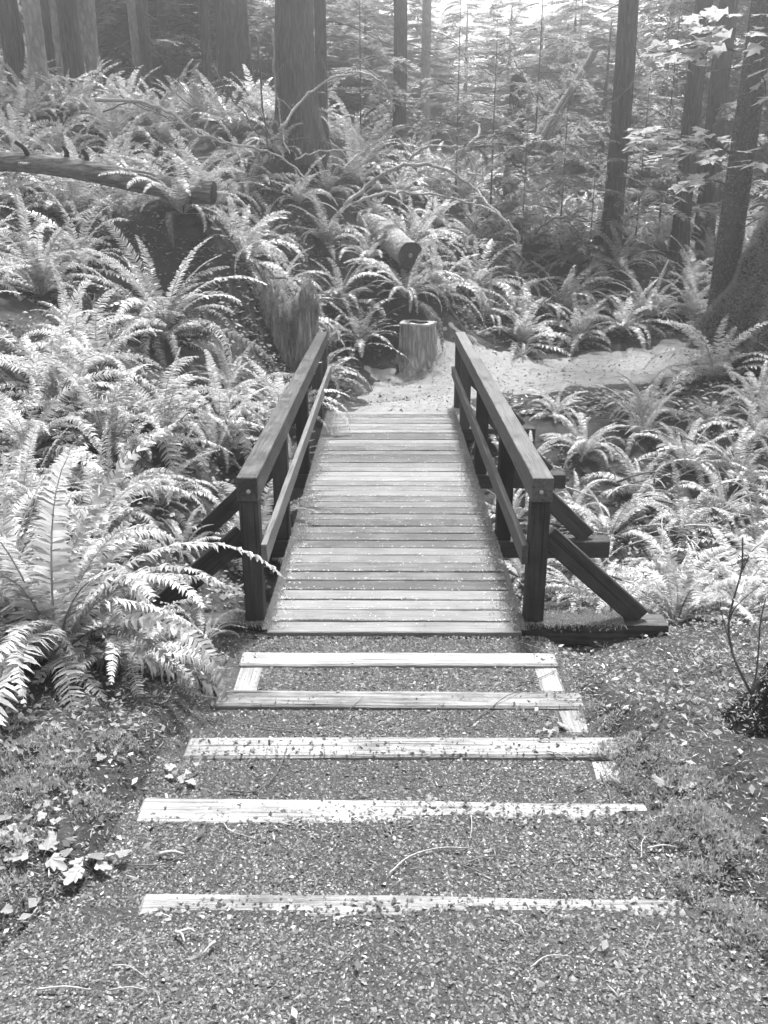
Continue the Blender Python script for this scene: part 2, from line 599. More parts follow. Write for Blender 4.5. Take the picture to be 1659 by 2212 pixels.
def sheet(name, mask_fn, x0, x1, y0, y1, step, mat, dz):
    xs = np.arange(x0, x1, step); yy = np.arange(y0, y1, step)
    X, Y = np.meshgrid(xs, yy)
    Z = ground_z(X, Y) + (dz(X, Y) if callable(dz) else dz)
    keep = mask_fn(X, Y)
    n = len(xs)
    i, j = np.meshgrid(np.arange(len(yy) - 1), np.arange(n - 1), indexing='ij')
    k = keep[:-1, :-1] & keep[1:, 1:] & keep[:-1, 1:] & keep[1:, :-1]
    q = (i * n + j)[k]
    F = np.stack([q, q + 1, q + n + 1, q + n], -1)
    return tag(obj(name, np.stack([X, Y, Z], -1).reshape(-1, 3), F, mat, smooth=True), kind='structure')


sheet('stepped_path', lambda x, y: (path_w(x, y) > 0.5) & (y < 4.64), -1.5, 1.6, -.5, 4.68, 0.02, M['gravel_bed'], 0.0)
sheet('trail', lambda x, y: trail_s(x, y) > 0.0, -1.8, 8, 10.0, 17, 0.06, M['trail'],
      lambda x, y: .07 * np.clip(trail_s(x, y) + (vnoise(x * 3, y * 3, 5) - .5) * .7 + (vnoise(x * 9, y * 9, 6) - .5) * .5, 0, 1) - .03)

# ---------------------------------------------------------------- bridge
BX = 0.044
bridge = empty('footbridge', (BX, 4.66, 0))
tag(bridge, 'wooden plank footbridge with dark timber handrails spanning the ferny gully', 'bridge')


def bb(name, p0, p1, w, h, mat, **k):
    return beam(name, p0, p1, w, h, M[mat], bridge, **k)


y = 4.665
GAPS = []
while y < 10.42:
    w = random.uniform(0.132, 0.146)
    dz = random.uniform(-0.004, 0.003)
    xl = BX - 0.77 + random.uniform(-0.015, 0.012)
    xr = BX + 0.77 + random.uniform(-0.012, 0.015)
    sk = random.uniform(-0.004, 0.004)
    GAPS.append(y)
    bb('plank', (xl, y + w / 2 - sk, -0.02 + dz), (xr, y + w / 2 + sk, -0.02 + dz + random.uniform(-.003, .003)), w, 0.04, 'plank', bevel=0.005, jit=0.0015)
    y += w + random.uniform(0.007, 0.017)
DECK_END = y
for xx in (-0.55, 0, 0.55):
    bb('stringer', (BX + xx, 4.72, -0.315), (BX + xx, DECK_END - 0.05, -0.315), 0.14, 0.25, 'post')
POST_Y = [4.86, 6.34, 8.10, 9.94, 10.86]
LX, RX = -0.815, 0.897            # post centre lines
for n_, py_ in enumerate(POST_Y):
    zb = -0.045
    if n_ < 4:
        top = -0.045 if n_ else -0.012
        bb('outrigger', (-1.63, py_, top - 0.07), (1.72, py_, top - 0.07), 0.155, 0.14, 'post' if n_ else 'rail', jit=0.002)
    for sx, x0 in ((-1, LX), (1, RX)):
        bot = (top if n_ < 4 else -0.3)
        if n_ == 0: bot = -0.011
        bb('post', (x0, py_, bot + 0.001), (x0, py_, 0.772), 0.115, 0.105, 'post', up=(0, 1, 0), jit=0.001)
        if n_ < 4:
            xo = x0 + sx * 0.062
            p0 = Vector((xo + sx * 0.60, py_, top + 0.01)); p1 = Vector((xo - sx * 0.01, py_, 0.545))
            bb('brace', p0, p1, 0.04, 0.135, 'post', up=(0, 0, 1), jit=0.001)
for sx, x0 in ((-1, LX), (1, RX)):
    # handrail timber: a long and a short length, butted
    jy = 8.95 if sx > 0 else 9.4
    hr_ = bb('handrail', (x0, 4.788, 0.848), (x0, jy, 0.848), 0.122, 0.150, 'rail', bevel=0.005, jit=0.001)
    bb('handrail', (x0, jy + 0.004, 0.846), (x0, 10.96, 0.846), 0.121, 0.150, 'rail', bevel=0.005, jit=0.001)
    xi = x0 - sx * (0.0575 + 0.021)
    bb('lower_rail', (xi, 4.80, 0.44), (xi, 10.93, 0.44), 0.038, 0.125, 'rail', bevel=0.004, jit=0.0015)
    a = np.linspace(0, 2 * math.pi, 16, endpoint=False)
    V, F = tube([(x0 - sx * 0.008, 4.790, 0.838), (x0 - sx * 0.008, 4.776, 0.838)], [0.013, 0.011], 16)
    bo_ = obj('bolt', V - np.array([BX, 4.66, 0]), F, M['steel'], hr_)
    bo_.matrix_parent_inverse = hr_.matrix_basis.inverted()

# ---------------------------------------------------------------- steps
step_names = [
    'pale timber step edge closest to the bridge deck, with short side timbers',
    'pale timber step edge second from the bridge deck',
    'middle one of the five pale timber step edges, broad leafy plant at its end',
    'pale gravel-strewn timber step edge second from the bottom of the picture',
    'whitest timber step edge, closest to the viewer and half buried in gravel',
]
for k, (ye, zt) in enumerate(STEPS):
    x0, x1 = [(-.81, .93), (-.83, .95), (-.84, .96), (-.87, .92), (-.72, .84)][k]
    e = empty('step', (BX, ye, zt))
    tag(e, step_names[k], 'step', 'timber step edges leading down to the bridge')
    tilt = [0.0, .004, -.006, .008, .004][k]
    beam('front_timber', (x0, ye - 0.07, zt - 0.07 + tilt), (x1, ye - 0.07, zt - 0.07 - tilt), 0.14, 0.14, M['step'], e, bevel=0.01, jit=0.004)
    if k < 3:
        nxt = STEPS[k + 1][0] + 0.004
        for sx, xe in ((-1, x0), (1, x1)):
            if sx < 0 and k: continue
            nxt = max(nxt, ye - .143 - (.26, .2, .14)[k])
            beam('side_timber', (xe - sx * 0.072, ye - 0.143, zt - 0.085), (xe - sx * 0.072, nxt, zt - 0.085), 0.13, 0.14, M['step'], e, bevel=0.01, jit=0.003)

# ---------------------------------------------------------------- ferns
def frond_arrays(L=1.0, e0=60, bend=95, n=36, wmax=0.075, side=0.0, twist=0.0, seed=0, stem=True, segs=10, curl=0.25):
    r = np.random.default_rng(seed)
    K = 60
    t = np.linspace(0, 1, K)
    el = np.radians(e0 - bend * t ** 1.25)
    az = side * t ** 1.5
    dx = np.cos(el) * np.cos(az); dy = np.cos(el) * np.sin(az); dz = np.sin(el)
    step = L / (K - 1)
    P = np.stack([np.cumsum(dx), np.cumsum(dy), np.cumsum(dz)], -1) * step
    P -= P[0]
    T = np.stack([dx, dy, dz], -1)
    up = np.array([0, 0, 1.0])
    S = np.cross(up, T); S /= np.linalg.norm(S, axis=1)[:, None] + 1e-9
    N = np.cross(T, S)
    tw = twist * t
    S2 = S * np.cos(tw)[:, None] + N * np.sin(tw)[:, None]
    N2 = -S * np.sin(tw)[:, None] + N * np.cos(tw)[:, None]
    ti = np.linspace(0.10, 0.995, n) + r.uniform(-.3, .3, n) * 0.9 / n
    ti = np.clip(ti, 0, 1)
    f = ti * (K - 1); i0 = np.clip(f.astype(int), 0, K - 2); fr = (f - i0)[:, None]
    lerp = lambda A: A[i0] * (1 - fr) + A[i0 + 1] * fr
    p, tt, ss, nn = lerp(P), lerp(T), lerp(S2), lerp(N2)
    w = wmax * np.clip((ti - 0.05) / 0.2, 0, 1) ** 0.7 * (1.0 - ti) ** 0.46 * 1.26 + 0.005
    hw = 0.90 * L / n * 0.46
    Vs, Fs = [], []
    for s in (-1, 1):
        a = np.radians(14 + 22 * ti + r.uniform(-9, 9, n))[:, None]
        D = ss * s * np.cos(a) + tt * np.sin(a)
        wl = (w * r.uniform(.85, 1.08, n))[:, None]
        rise = r.uniform(-.05, .25, n)[:, None]
        roll = (r.uniform(-.35, .35, n) * s)[:, None]
        E = tt * np.cos(roll) + nn * np.sin(roll)
        b = p + nn * 0.002
        mid = b + D * wl * 0.35 + nn * wl * rise * .6
        tip = b + D * wl - nn * wl * curl * r.uniform(.5, 1.6, n)[:, None] + nn * wl * rise * .5
        h = np.minimum(hw, wl * .5)
        m2 = b + D * wl * .62 + nn * wl * rise * .8 - nn * wl * curl * .3
        q = np.stack([b - E * h * .8, m2 - E * h * .8, tip, m2 + E * h * .75, b + E * h], 1).reshape(-1, 3)
        k = np.arange(n) * 5
        F = np.concatenate([np.stack([k, k + 1, k + 4], -1), np.stack([k + 1, k + 3, k + 4], -1), np.stack([k + 1, k + 2, k + 3], -1)])
        Vs.append(q); Fs.append(F)
    mb = MB()
    for q, F in zip(Vs, Fs): mb.add(q, F)
    if stem:
        idx = np.linspace(0, K - 1, segs).astype(int)
        V, F = tube(P[idx], np.linspace(0.0055, 0.0012, segs) * L ** .5, 3, cap=False)
        mb.add(V, F)
    return mb.arrays()


FR_UP, FR_MID, FR_LOW = [], [], []
for s in range(9):
    V, F = frond_arrays(e0=86 - s * 2, bend=45 + 9 * s, side=random.uniform(-.5, .5), twist=random.uniform(-1.1, 1.1), seed=s, n=50, wmax=random.uniform(.062, .085), curl=random.uniform(.15, .5))
    FR_UP.append(mesh_from('frond', V, F)); FR_UP[-1].materials.append(M['fern'])
for s in range(15):
    V, F = frond_arrays(e0=70 - s * 2.2, bend=75 + 6 * s + random.uniform(-8, 8), side=random.uniform(-.7, .7), twist=random.uniform(-1.0, 1.0), seed=20 + s, n=48, wmax=random.uniform(.062, .085), curl=random.uniform(.15, .5))
    FR_MID.append(mesh_from('frond', V, F)); FR_MID[-1].materials.append(M['fern_old' if s == 7 else 'fern'])
for s in range(7):
    V, F = frond_arrays(e0=34 - s * 7, bend=70 + 6 * s, side=random.uniform(-.7, .7), twist=random.uniform(-.9, .9), seed=40 + s, n=44, wmax=.068, curl=.5)
    FR_LOW.append(mesh_from('frond', V, F)); FR_LOW[-1].materials.append(M['fern_old' if s % 2 else 'fern'])


def rand_fronds(n, size, spread, rnd, lean=(0, 0)):
    """list of (mesh list index, variant, azimuth, tilt, scale)"""
    out = []
    for i in range(n):
        a = 2 * math.pi * (i * 0.381966 + rnd.uniform(-.05, .05))
        u = (i + .5) / n
        if u < 0.28 * (2 - spread): kind = FR_UP
        elif u < 0.84: kind = FR_MID
        else: kind = FR_LOW
        out.append((rnd.choice(kind), a, rnd.uniform(-.12, .12), size * rnd.uniform(.62, 1.18)))
    return out


def fern(loc, size, n, label, group=None, spread=1.0, seed=0, tilt=(0, 0)):
    rnd = random.Random(seed)
    e = empty('sword_fern', loc, 0)
    e.rotation_euler = (tilt[0], tilt[1], rnd.uniform(0, 6.28) * 0)
    tag(e, label, 'fern', group)
    off = rnd.uniform(0, 6.28)
    for me, a, t, s in rand_fronds(n, size, spread, rnd):
        a += off
        o = bpy.data.objects.new('frond', me)
        COL.objects.link(o)
        o.parent = e
        o.location = (math.cos(a) * .03, math.sin(a) * .03, 0)
        o.rotation_euler = (t, rnd.uniform(-.12, .12), a)
        o.scale = (s, s, s)
    return e


def fern_mesh(seed, n=15, spread=1.0, npin=22):
    """a whole far-off fern as one mesh"""
    rnd = random.Random(seed)
    mb = MB()
    for i in range(n):
        u = (i + .5) / n
        if u < .28: e0, be = rnd.uniform(74, 86), rnd.uniform(50, 100)
        elif u < .85: e0, be = rnd.uniform(42, 66), rnd.uniform(85, 135)
        else: e0, be = rnd.uniform(8, 28), rnd.uniform(70, 95)
        V, F = frond_arrays(L=rnd.uniform(.65, 1.15), e0=e0, bend=be, n=npin, wmax=rnd.uniform(.07, .1), side=rnd.uniform(-.7, .7), twist=rnd.uniform(-1, 1), seed=seed * 50 + i, segs=6)
        a = 2 * math.pi * i * .381966 + rnd.uniform(-.2, .2)
        c, s = math.cos(a), math.sin(a)
        V = V @ np.array([[c, s, 0], [-s, c, 0], [0, 0, 1]])
        mb.add(V, F)
    V, F = mb.arrays()
    me = mesh_from('sword_fern', V, F)
    me.materials.append(M['fern'])
    return me


FAR_FERNS = [fern_mesh(100 + s, 24 + 2 * (s % 3), 1.0, 34) for s in range(9)]

# prominent ferns, each placed on the ground under its spot in the picture: px, py of its base, frond length, fronds, label
HERO = [
    (120, 1420, 1.12, 28, .8, 'large bright fern at the left edge, level with the near end of the bridge'),
    (270, 1440, 0.62, 15, 1.3, 'low spreading fern between the large left-edge fern and the near left bridge post'),
    (15, 1330, 0.9, 20, 1.0, 'fern cut by the left picture edge beside the big foreground fern'),
    (205, 1180, 0.75, 18, 1.1, 'sunlit feathery fern just behind the large foreground fern'),
    (60, 1130, 0.85, 20, 1.0, 'pale sunlit fern by the left edge above the large foreground fern'),
    (352, 735, 1.2, 30, .9, 'big shuttlecock fern with dark base left of the rotten stump'),
    (120, 870, 0.95, 20, 1.0, 'fern with thin upright fronds below and left of the shuttlecock fern'),
    (240, 985, 0.95, 24, 1.2, 'arching bright fern below the shuttlecock fern, left of the handrail'),
    (60, 985, 0.85, 18, 1.1, 'bright drooping fern at the left edge below the thin upright one'),
    (350, 1090, 0.6, 16, 1.2, 'dark shaded fern close to the outer side of the left handrail'),
    (470, 985, 0.8, 20, 1.1, 'fern with fronds brushing the left handrail halfway along'),
    (395, 1190, 0.4, 12, 1.3, 'small fern beneath the left diagonal braces'),
    (440, 1385, 0.33, 10, 1.5, 'low fern with fronds reaching the foot of the near left post'),
    (90, 640, 1.0, 22, .9, 'tall fern at the left edge below the fallen log'),
    (215, 800, 0.8, 16, 1.0, 'fern of few fronds between the tall left-edge fern and the shuttlecock fern'),
    (500, 850, 0.6, 16, 1.2, 'fern growing at the foot of the rotten stump'),
    (395, 470, 0.95, 14, .5, 'upright fern standing below the cut end of the fallen log'),
    (720, 745, 0.55, 12, 1.2, 'small shaded fern just behind the far end of the left handrail'),
    (884, 622, 1.0, 24, 1.6, 'fern with long fronds hanging towards the hollow stump'),
    (1060, 690, 0.75, 18, 1.0, 'fern right of the hollow stump beyond the right handrail end'),
    (1130, 770, 0.45, 12, 1.4, 'small low fern at the edge of the trail'),
    (1255, 655, 0.85, 20, 1.0, 'bright-tipped fern on the bank above the trail bend'),
    (1400, 690, 0.95, 24, 1.3, 'dark fern overhanging the trail near the mossy leaning trunk'),
    (1560, 800, 0.7, 20, 1.1, 'fern on the near side of the trail where it leaves the picture'),
    (1640, 760, 0.65, 18, 1.1, 'fern at the right edge below the mossy leaning trunk'),
    (1630, 900, 0.65, 18, 1.1, 'fern at the right edge above the gully debris'),
    (1260, 985, 0.7, 20, 1.1, 'sunlit fern right beside the right handrail halfway along'),
    (1390, 945, 0.75, 20, 1.2, 'sunlit fern on the gully edge below the trail'),
    (1480, 1010, 0.7, 18, 1.1, 'fern above the tangle of sticks in the gully'),
    (1560, 1110, 0.6, 14, 1.1, 'half-shaded fern among the sticks near the right edge'),
    (1240, 1110, 0.55, 14, 1.2, 'fern behind the upper diagonal brace of the right handrail'),
    (1460, 1345, 0.75, 18, .7, 'upright pale fern right of the lower right diagonal brace'),
    (1250, 1300, 0.5, 13, 1.0, 'small fern under the lower right diagonal brace'),
    (1600, 1330, 0.55, 14, 1.0, 'fern behind the leafless sapling at the right edge'),
    (640, 960, 0.45, 10, 1.3, 'little fern poking through under the left lower rail'),
    (1095, 1270, 0.35, 8, 1.2, 'tiny fern growing between the deck and the right near post'),
]
hero_xy = []
for k, (px, py, L, n, sp, lab) in enumerate(HERO):
    p = hit(px, py, 1.0)
    if k == 18: p = Vector((.3, 14.0, gz(.3, 14.0)))
    if k == 34: p = Vector((-1.02, 8.9, gz(-1.02, 8.9)))
    if k == 35: p = Vector((1.02, 5.4, gz(1.02, 5.4)))
    hero_xy.append((p.x, p.y, L))
    fern(p, L * 1.08, int(n * 1.8), lab, 'individual ferns around the bridge', sp, 300 + k)

# ---------------------------------------------------------------- the rest of the fern cover
STUMP = hit(902, 800, 9)
LOG_A, LOG_B = at(-60, 346, 11.6), at(462, 408, 11.2)
ROT = Vector((-1.27, 11.25, gz(-1.27, 11.25) - .05))
RIGHT_TRUNK = at(1640, 690, 12.8)


def blocked(x, y):
    if abs(x - BX) < 1.15 and y < 11.2: return True
    if x > BX and x < 1.75 and y < 6: return True
    if -1.75 < x < 0 and y < 6.6: return True
    if y < 4.9 and -1.75 < x < 2.3: return True
    if trail_w(np.array(x), np.array(y)) > 0: return True
    for dx, dy in ((.3, 0), (-.3, 0), (0, .35), (0, -.35)):
        if trail_w(np.array(x + dx), np.array(y + dy)) > 0: return True
    if 1.0 < x < 4.4 and 10.9 < y < 12.2: return True
    if math.hypot(x - STUMP.x, y - STUMP.y) < 0.75: return True
    if math.hypot(x - ROT.x, y - ROT.y) < 0.75 or (-2.0 < x < -1 and 9.6 < y < 11): return True
    for u_ in (0, .25, .5, .75):
        if math.hypot(x - (.37 - 1.0 * u_), y - (14.2 + 2.4 * u_)) < .42: return True
    if vnoise(x * .75 + 3, y * .75, 44) > .86: return True
    if math.hypot(x - RIGHT_TRUNK.x, y - RIGHT_TRUNK.y) < 0.9: return True
    if 10.7 < y < 11.9 and -6 < x < -2.0: return True
    if 1.0 < x < 4.6 and 5.2 < y < 8.0 and random.random() < 0.9: return True      # stick tangle
    if 0.9 < x < 3.0 and 13.6 < y < 14.9 and random.random() < 0.75: return True     # litter slope
    return False


spots = []
cand = 0
while cand < 26000 and len(spots) < 264:
    cand += 1
    y = random.uniform(3.0, 22) if random.random() < .7 else random.uniform(10, 20)
    x = random.uniform(-0.52 * y - .5, 0.52 * y + .5)
    if y > 17 and x > 1.5 and random.random() < .5: continue
    if x > 1 and y < 5.2: continue
    if y > 19.5 and x < -3: continue
    if blocked(x, y): continue
    dmin = 0.54 + 0.008 * y + (.28 if x < -1 and y < 11 else (.08 if x > 1 and y < 11 else .05))
    if any((x - a) ** 2 + (y - b) ** 2 < dmin * dmin for a, b in spots): continue
    if any((x - a) ** 2 + (y - b) ** 2 < ((0.55 if c < 1.1 else .85) * c + .15) ** 2 for a, b, c in hero_xy): continue
    spots.append((x, y))


MARKS = [(230, 375, 'the fallen log'), (470, 410, 'the cut end of the fallen log'), (630, 690, 'the rotten stump'), (900, 760, 'the hollow stump'), (890, 545, 'the sawn log end'),
         (645, 300, 'the thickest trunk'), (512, 262, 'the second thickest trunk'), (145, 235, 'the two pale trunks'), (950, 365, 'the mossy arching branches'), (1320, 540, 'the bough-covered trunk'),
         (1466, 552, 'the maple-screened trunk'), (1600, 600, 'the mossy leaning trunk'), (1350, 790, 'the trail bend'), (340, 690, 'the shuttlecock fern'), (430, 300, 'the long pale fallen branch'),
         (862, 345, 'the slim centre trunk'), (570, 340, 'the upright dead saplings'), (1210, 480, 'the hemlock saplings'), (1440, 1130, 'the stick tangle'), (1240, 1090, 'the upper right brace'),
         (440, 1130, 'the left diagonal braces'), (100, 1250, 'the large foreground fern'), (60, 600, 'the tall left-edge fern'), (240, 950, 'the arching bright fern'), (720, 730, 'the far left rail end'),
         (1000, 720, 'the far right rail end'), (1250, 640, 'the bright-tipped fern'), (1560, 780, 'the trail-side fern'), (1390, 930, 'the gully-edge fern'), (1620, 1130, 'the bare sapling'), (1060, 680, 'the fern right of the hollow stump'), (20, 330, 'the left end of the fallen log'), (760, 420, 'the foot of the mossy arch')]
fern_labels = {}


def fern_label(x, y, z, s):
    px, py, _ = proj(np.array([x]), np.array([y]), np.array([z + .3]))
    px, py = float(px[0]), float(py[0])
    mx, my, nm = min(MARKS, key=lambda m: (m[0] - px) ** 2 + (m[1] - py) ** 2)
    dx, dy = px - mx, py - my
    v = 'above' if dy < -25 else ('below' if dy > 25 else '')
    h = 'left of' if dx < -30 else ('right of' if dx > 30 else '')
    w = f'{v} and {h}' if v and h else (v or h or 'right beside')
    return f"{'large' if s > .9 else 'small'} sword fern {w} {nm}"


for k, (x, y) in enumerate(spots):
    z = gz(x, y) - 0.02
    s = random.uniform(.7, 1.3)
    if x > 1 and y < 12: s *= .95 if y < 9 else .72
    lab = fern_label(x, y, z, s)
    grp = 'ferns: ' + lab
    if y < 9.0:
        fern((x, y, z), s * .9, random.randint(23, 32), lab, grp, 1.1, 1000 + k)
    else:
        o = link('sword_fern', random.choice(FAR_FERNS), None, None, (x, y, z), (random.uniform(-.1, .1), random.uniform(-.1, .1), random.uniform(0, 6.28)), s)
        tag(o, lab, 'fern', grp)

# ---------------------------------------------------------------- trunks
def trunk_arrays(r, h, flare=0.5, lean=(0, 0), rings=26, seg=22, seed=0, ridge=0.07, taper=0.35, fl_h=None):
    rr = np.random.default_rng(seed)
    t = np.linspace(0, 1, rings) ** 1.7
    z = t * h - 0.35
    a = np.linspace(0, 2 * math.pi, seg, endpoint=False)
    fl_h = fl_h or 3.0 * r
    rad = r * (1 - taper * t) * (1 + flare * np.exp(-np.clip(z, 0, None) / fl_h * 2.2))
    ph = rr.uniform(0, 6.28, 6); ks = rr.integers(3, 12 if seg < 40 else 19, 6); am = rr.uniform(.3, 1, 6)
    rid = sum(am[i] * np.cos(ks[i] * a[None] + ph[i] + z[:, None] * rr.uniform(-.2, .2)) for i in range(6)) / 3
    root = np.cos(5 * a[None] + ph[0]) * 0.25 * np.exp(-np.clip(z, 0, None) / (fl_h * .6))[:, None] * flare
    Rr = rad[:, None] * (1 + ridge * rid + root)
    wob = r * 0.12
    cx = lean[0] * t ** 1.0 * h + wob * np.sin(z * .9 + ph[1])
    cy_ = lean[1] * t * h + wob * np.cos(z * .7 + ph[2])
    X = cx[:, None] + Rr * np.cos(a); Y = cy_[:, None] + Rr * np.sin(a)
    V = np.stack([X, Y, np.broadcast_to(z[:, None], X.shape)], -1).reshape(-1, 3)
    i = np.arange(rings - 1)[:, None] * seg; j = np.arange(seg)[None]; jn = (j + 1) % seg
    F = np.stack([i + j, i + jn, i + seg + jn, i + seg + j], -1).reshape(-1, 4)
    return V, F


def spray_branch(L, rnd, droop=0.5, ntw=15, npin=7, wtw=0.34, seed=0, mb=None, base=(0, 0, 0), az=0.0, el=0.0, wood=None, fat=.26):
    """a conifer bough: flat sprays set in two rows along a drooping axis"""
    K = 10
    t = np.linspace(0, 1, K)
    e = el + 0.25 - (droop + .35) * t
    x = np.cumsum(np.cos(e)) * L / K; z = np.cumsum(np.sin(e)) * L / K
    ax = np.stack([x, np.zeros(K), z], -1)
    c, s = math.cos(az), math.sin(az)
    Rm = np.array([[c, s, 0], [-s, c, 0], [0, 0, 1]])
    base = np.array(base)
    if wood is not None:
        V, F = tube((ax @ Rm) + base, np.linspace(.012, .003, K) * (L ** .7), 3, cap=False)
        wood.add(V, F)
    for i in range(ntw):
        u = 0.15 + 0.85 * (i + rnd.random()) / ntw
        k = min(int(u * (K - 1)), K - 2)
        p = ax[k] + (ax[k + 1] - ax[k]) * (u * (K - 1) - k)
        sd = 1 if i % 2 else -1
        if i == ntw - 1: sd = 0
        l = L * wtw * (1.1 - u * .75) * rnd.uniform(.7, 1.2)
        V, F = frond_arrays(L=l, e0=math.degrees(e[k]) * .6 + rnd.uniform(-8, 14), bend=rnd.uniform(15, 60), n=npin, wmax=l * fat, seed=rnd.randint(0, 9999), stem=False, curl=.15)
        aa = sd * rnd.uniform(.6, 1.15)
        cc, s2 = math.cos(aa), math.sin(aa)
        V = V @ np.array([[cc, s2, 0], [-s2, cc, 0], [0, 0, 1]])
        mb.add((V + p) @ Rm + base, F)


def crown_meshes(seed, H, z0, Lb, nb, mat, droop=.5, ntw=14, npin=6, fat=.26):
    rnd = random.Random(seed)
    mb, wood = MB(), MB()
    for i in range(nb):
        u = (i + rnd.random()) / nb
        z = z0 + (H - z0) * min(1, max(0, u + rnd.uniform(-.06, .06)))
        L = Lb * (1 - .82 * u) * rnd.uniform(.65, 1.15)
        spray_branch(L, rnd, droop + rnd.uniform(-.35, .6), ntw, npin, .36, 0, mb, (0, 0, z), rnd.uniform(0, 6.28), rnd.uniform(-.35, .5), wood, fat)
    V, F = mb.arrays(); a = mesh_from('crown', V, F); a.materials.append(mat)
    V, F = wood.arrays(); b = mesh_from('limb', V, F); b.materials.append(M['bark'])
    return a, b


BIG = [crown_meshes(10 + s, 17, 10.5, 2.4, 26, M['conifer'], .55, 14, 6) for s in range(3)]
MED = [crown_meshes(30 + s, 10.5, .6, 2.7, 120, M['conifer'], .6, 13, 6, .42) for s in range(3)]
SAP = [crown_meshes(50 + s, 3.4, .35, 1.25, 40, M['sapling'], .6, 14, 7, .36) for s in range(3)]

TREE_LABEL = {
    'A': 'dark leaning trunk at the far left edge of the picture',
    'B': 'pale smooth trunk, the leftmost of the two pale ones at upper left',
    'C': 'thin dark trunk between the two pale trunks at upper left',
    'D': 'thinner pale trunk right of the other pale trunk at upper left',
    'E': 'dark thick trunk close right of the two pale trunks',
    'E2': 'grey ribbed trunk touching the dark one at upper left',
    'F': 'slim pale trunk left of the thin dark one, behind the arching branches',
    'G': 'slim dark trunk behind the arching dead branches',
    'H': 'hazy pale trunk far back between the slim trunks and the thick one',
    'I': 'slim dark trunk just left of the second thickest trunk',
    'J': 'second thickest hazy trunk, left of the thickest',
    'K': 'thickest trunk of the background, ribbed bark, behind the dead saplings',
    'L': 'slim dark trunk touching the right side of the thickest trunk',
    'M': 'hazy slim trunk near the top centre, right of the thick trunks',
    'N': 'pale slim trunk in haze just right of the top centre',
    'O': 'dark trunk with drooping boughs right of the leaning white log',
    'P': 'dark trunk behind the maple leaves, right of the bough-covered trunk',
    'P2': 'greyer trunk between the maple-screened trunk and the mossy trunk',
}
rt = random.Random(4)
for k, (nm, px, py, dep, w, kind) in enumerate(TREES):
    p = at(px, py, dep)
    r = w / 2 * dep / (FPX * 1.08)
    e = empty('conifer_tree', (p.x, p.y, gz(p.x, p.y)), 0)
    tag(e, TREE_LABEL[nm], 'tree', 'standing forest trunks')
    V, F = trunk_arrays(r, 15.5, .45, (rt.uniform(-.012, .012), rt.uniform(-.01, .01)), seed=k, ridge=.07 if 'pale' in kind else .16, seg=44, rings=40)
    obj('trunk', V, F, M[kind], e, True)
    c, b = rt.choice(BIG)
    ra = rt.uniform(0, 6.28)
    sc = (.55 + .25 * min(1, w / 60),) * 2 + (.92,)
    link('crown', c, None, e, (0, 0, -.6), (0, 0, ra), sc)
    tag(link('limb', b, None, e, (0, 0, -.6), (0, 0, ra), sc), kind='stuff')
    for q in range(rt.randint(5, 9)):          # dead snags low on the trunk
        z = rt.uniform(1.6, 6.5); a = rt.uniform(0, 6.28); L = rt.uniform(.5, 1.5)
        pts = [(math.cos(a) * u * L, math.sin(a) * u * L, z + L * (-.18 * u + .1 * math.sin(u * 3 + q))) for u in np.linspace(0, 1, 6)]
        obj('dead_snag', *tube(pts, np.linspace(.016, .004, 6), 4), M['bark'], e)

# background conifers with low boughs that close the view
BGT = []
rb = random.Random(12)
for k in range(58):
    for _ in range(60):
        y = rb.uniform(23, 42); x = rb.uniform(-.5 * y, .5 * y)
        if -4 < x < 4.5 and y < 24: continue
        if -1.5 < x / y * 20 < 6 and rb.random() < .3: continue
        if all((x - a) ** 2 + (y - b) ** 2 > 1.6 for a, b in BGT): break
    BGT.append((x, y))
BGT.sort(key=lambda t: t[1])
for k, (x, y) in enumerate(BGT):
    e = empty('young_conifer', (x, y, gz(x, y)), rb.uniform(0, 6.28))
    bx, _, _ = proj(np.array([x]), np.array([y]), np.array([gz(x, y)]))
    nm = min(((48, 'the dark leaning trunk'), (120, 'the two pale trunks'), (205, 'the grey ribbed trunk'), (315, 'the two slim left trunks'), (385, 'the hazy pale trunk'), (452, 'the slim dark trunk'), (512, 'the second thickest trunk'), (645, 'the thickest trunk'),
              (760, 'the large arched branch'), (862, 'the slim centre trunk'), (918, 'the pale slim trunk'), (1010, 'the curling hooked twig'), (1117, 'the charred snag'), (1220, 'the leaning split log'), (1320, 'the bough-covered trunk'), (1400, 'the lower maple leaves'),
              (1466, 'the maple-screened trunk'), (1512, 'the greyer right trunk'), (1572, 'the mossy maple trunk'), (1650, 'the mossy leaning trunk')), key=lambda m: abs(m[0] - float(bx[0])))[1]
    lab = ('young conifer' if y < 29 else 'faint far conifer') + ' in the haze behind ' + nm
    tag(e, lab, 'tree', 'conifers: ' + lab)
    V, F = trunk_arrays(rb.uniform(.07, .14), 9.5, .3, seed=200 + k, rings=10, seg=9, taper=.85)
    tr = obj('trunk', V, F, M['bark'], e, True)
    c, b = rb.choice(MED)
    s = rb.uniform(.85, 1.3)
    hz_ = rb.uniform(.9, 1.15) * (.42 if -2.0 < x / y * 20 < 5.5 else .9)
    link('crown', c, None, e, None, None, (s, s, hz_))
    tag(link('limb', b, None, e, None, None, (s, s, hz_)), kind='stuff')
    tr.scale = (1, 1, hz_)

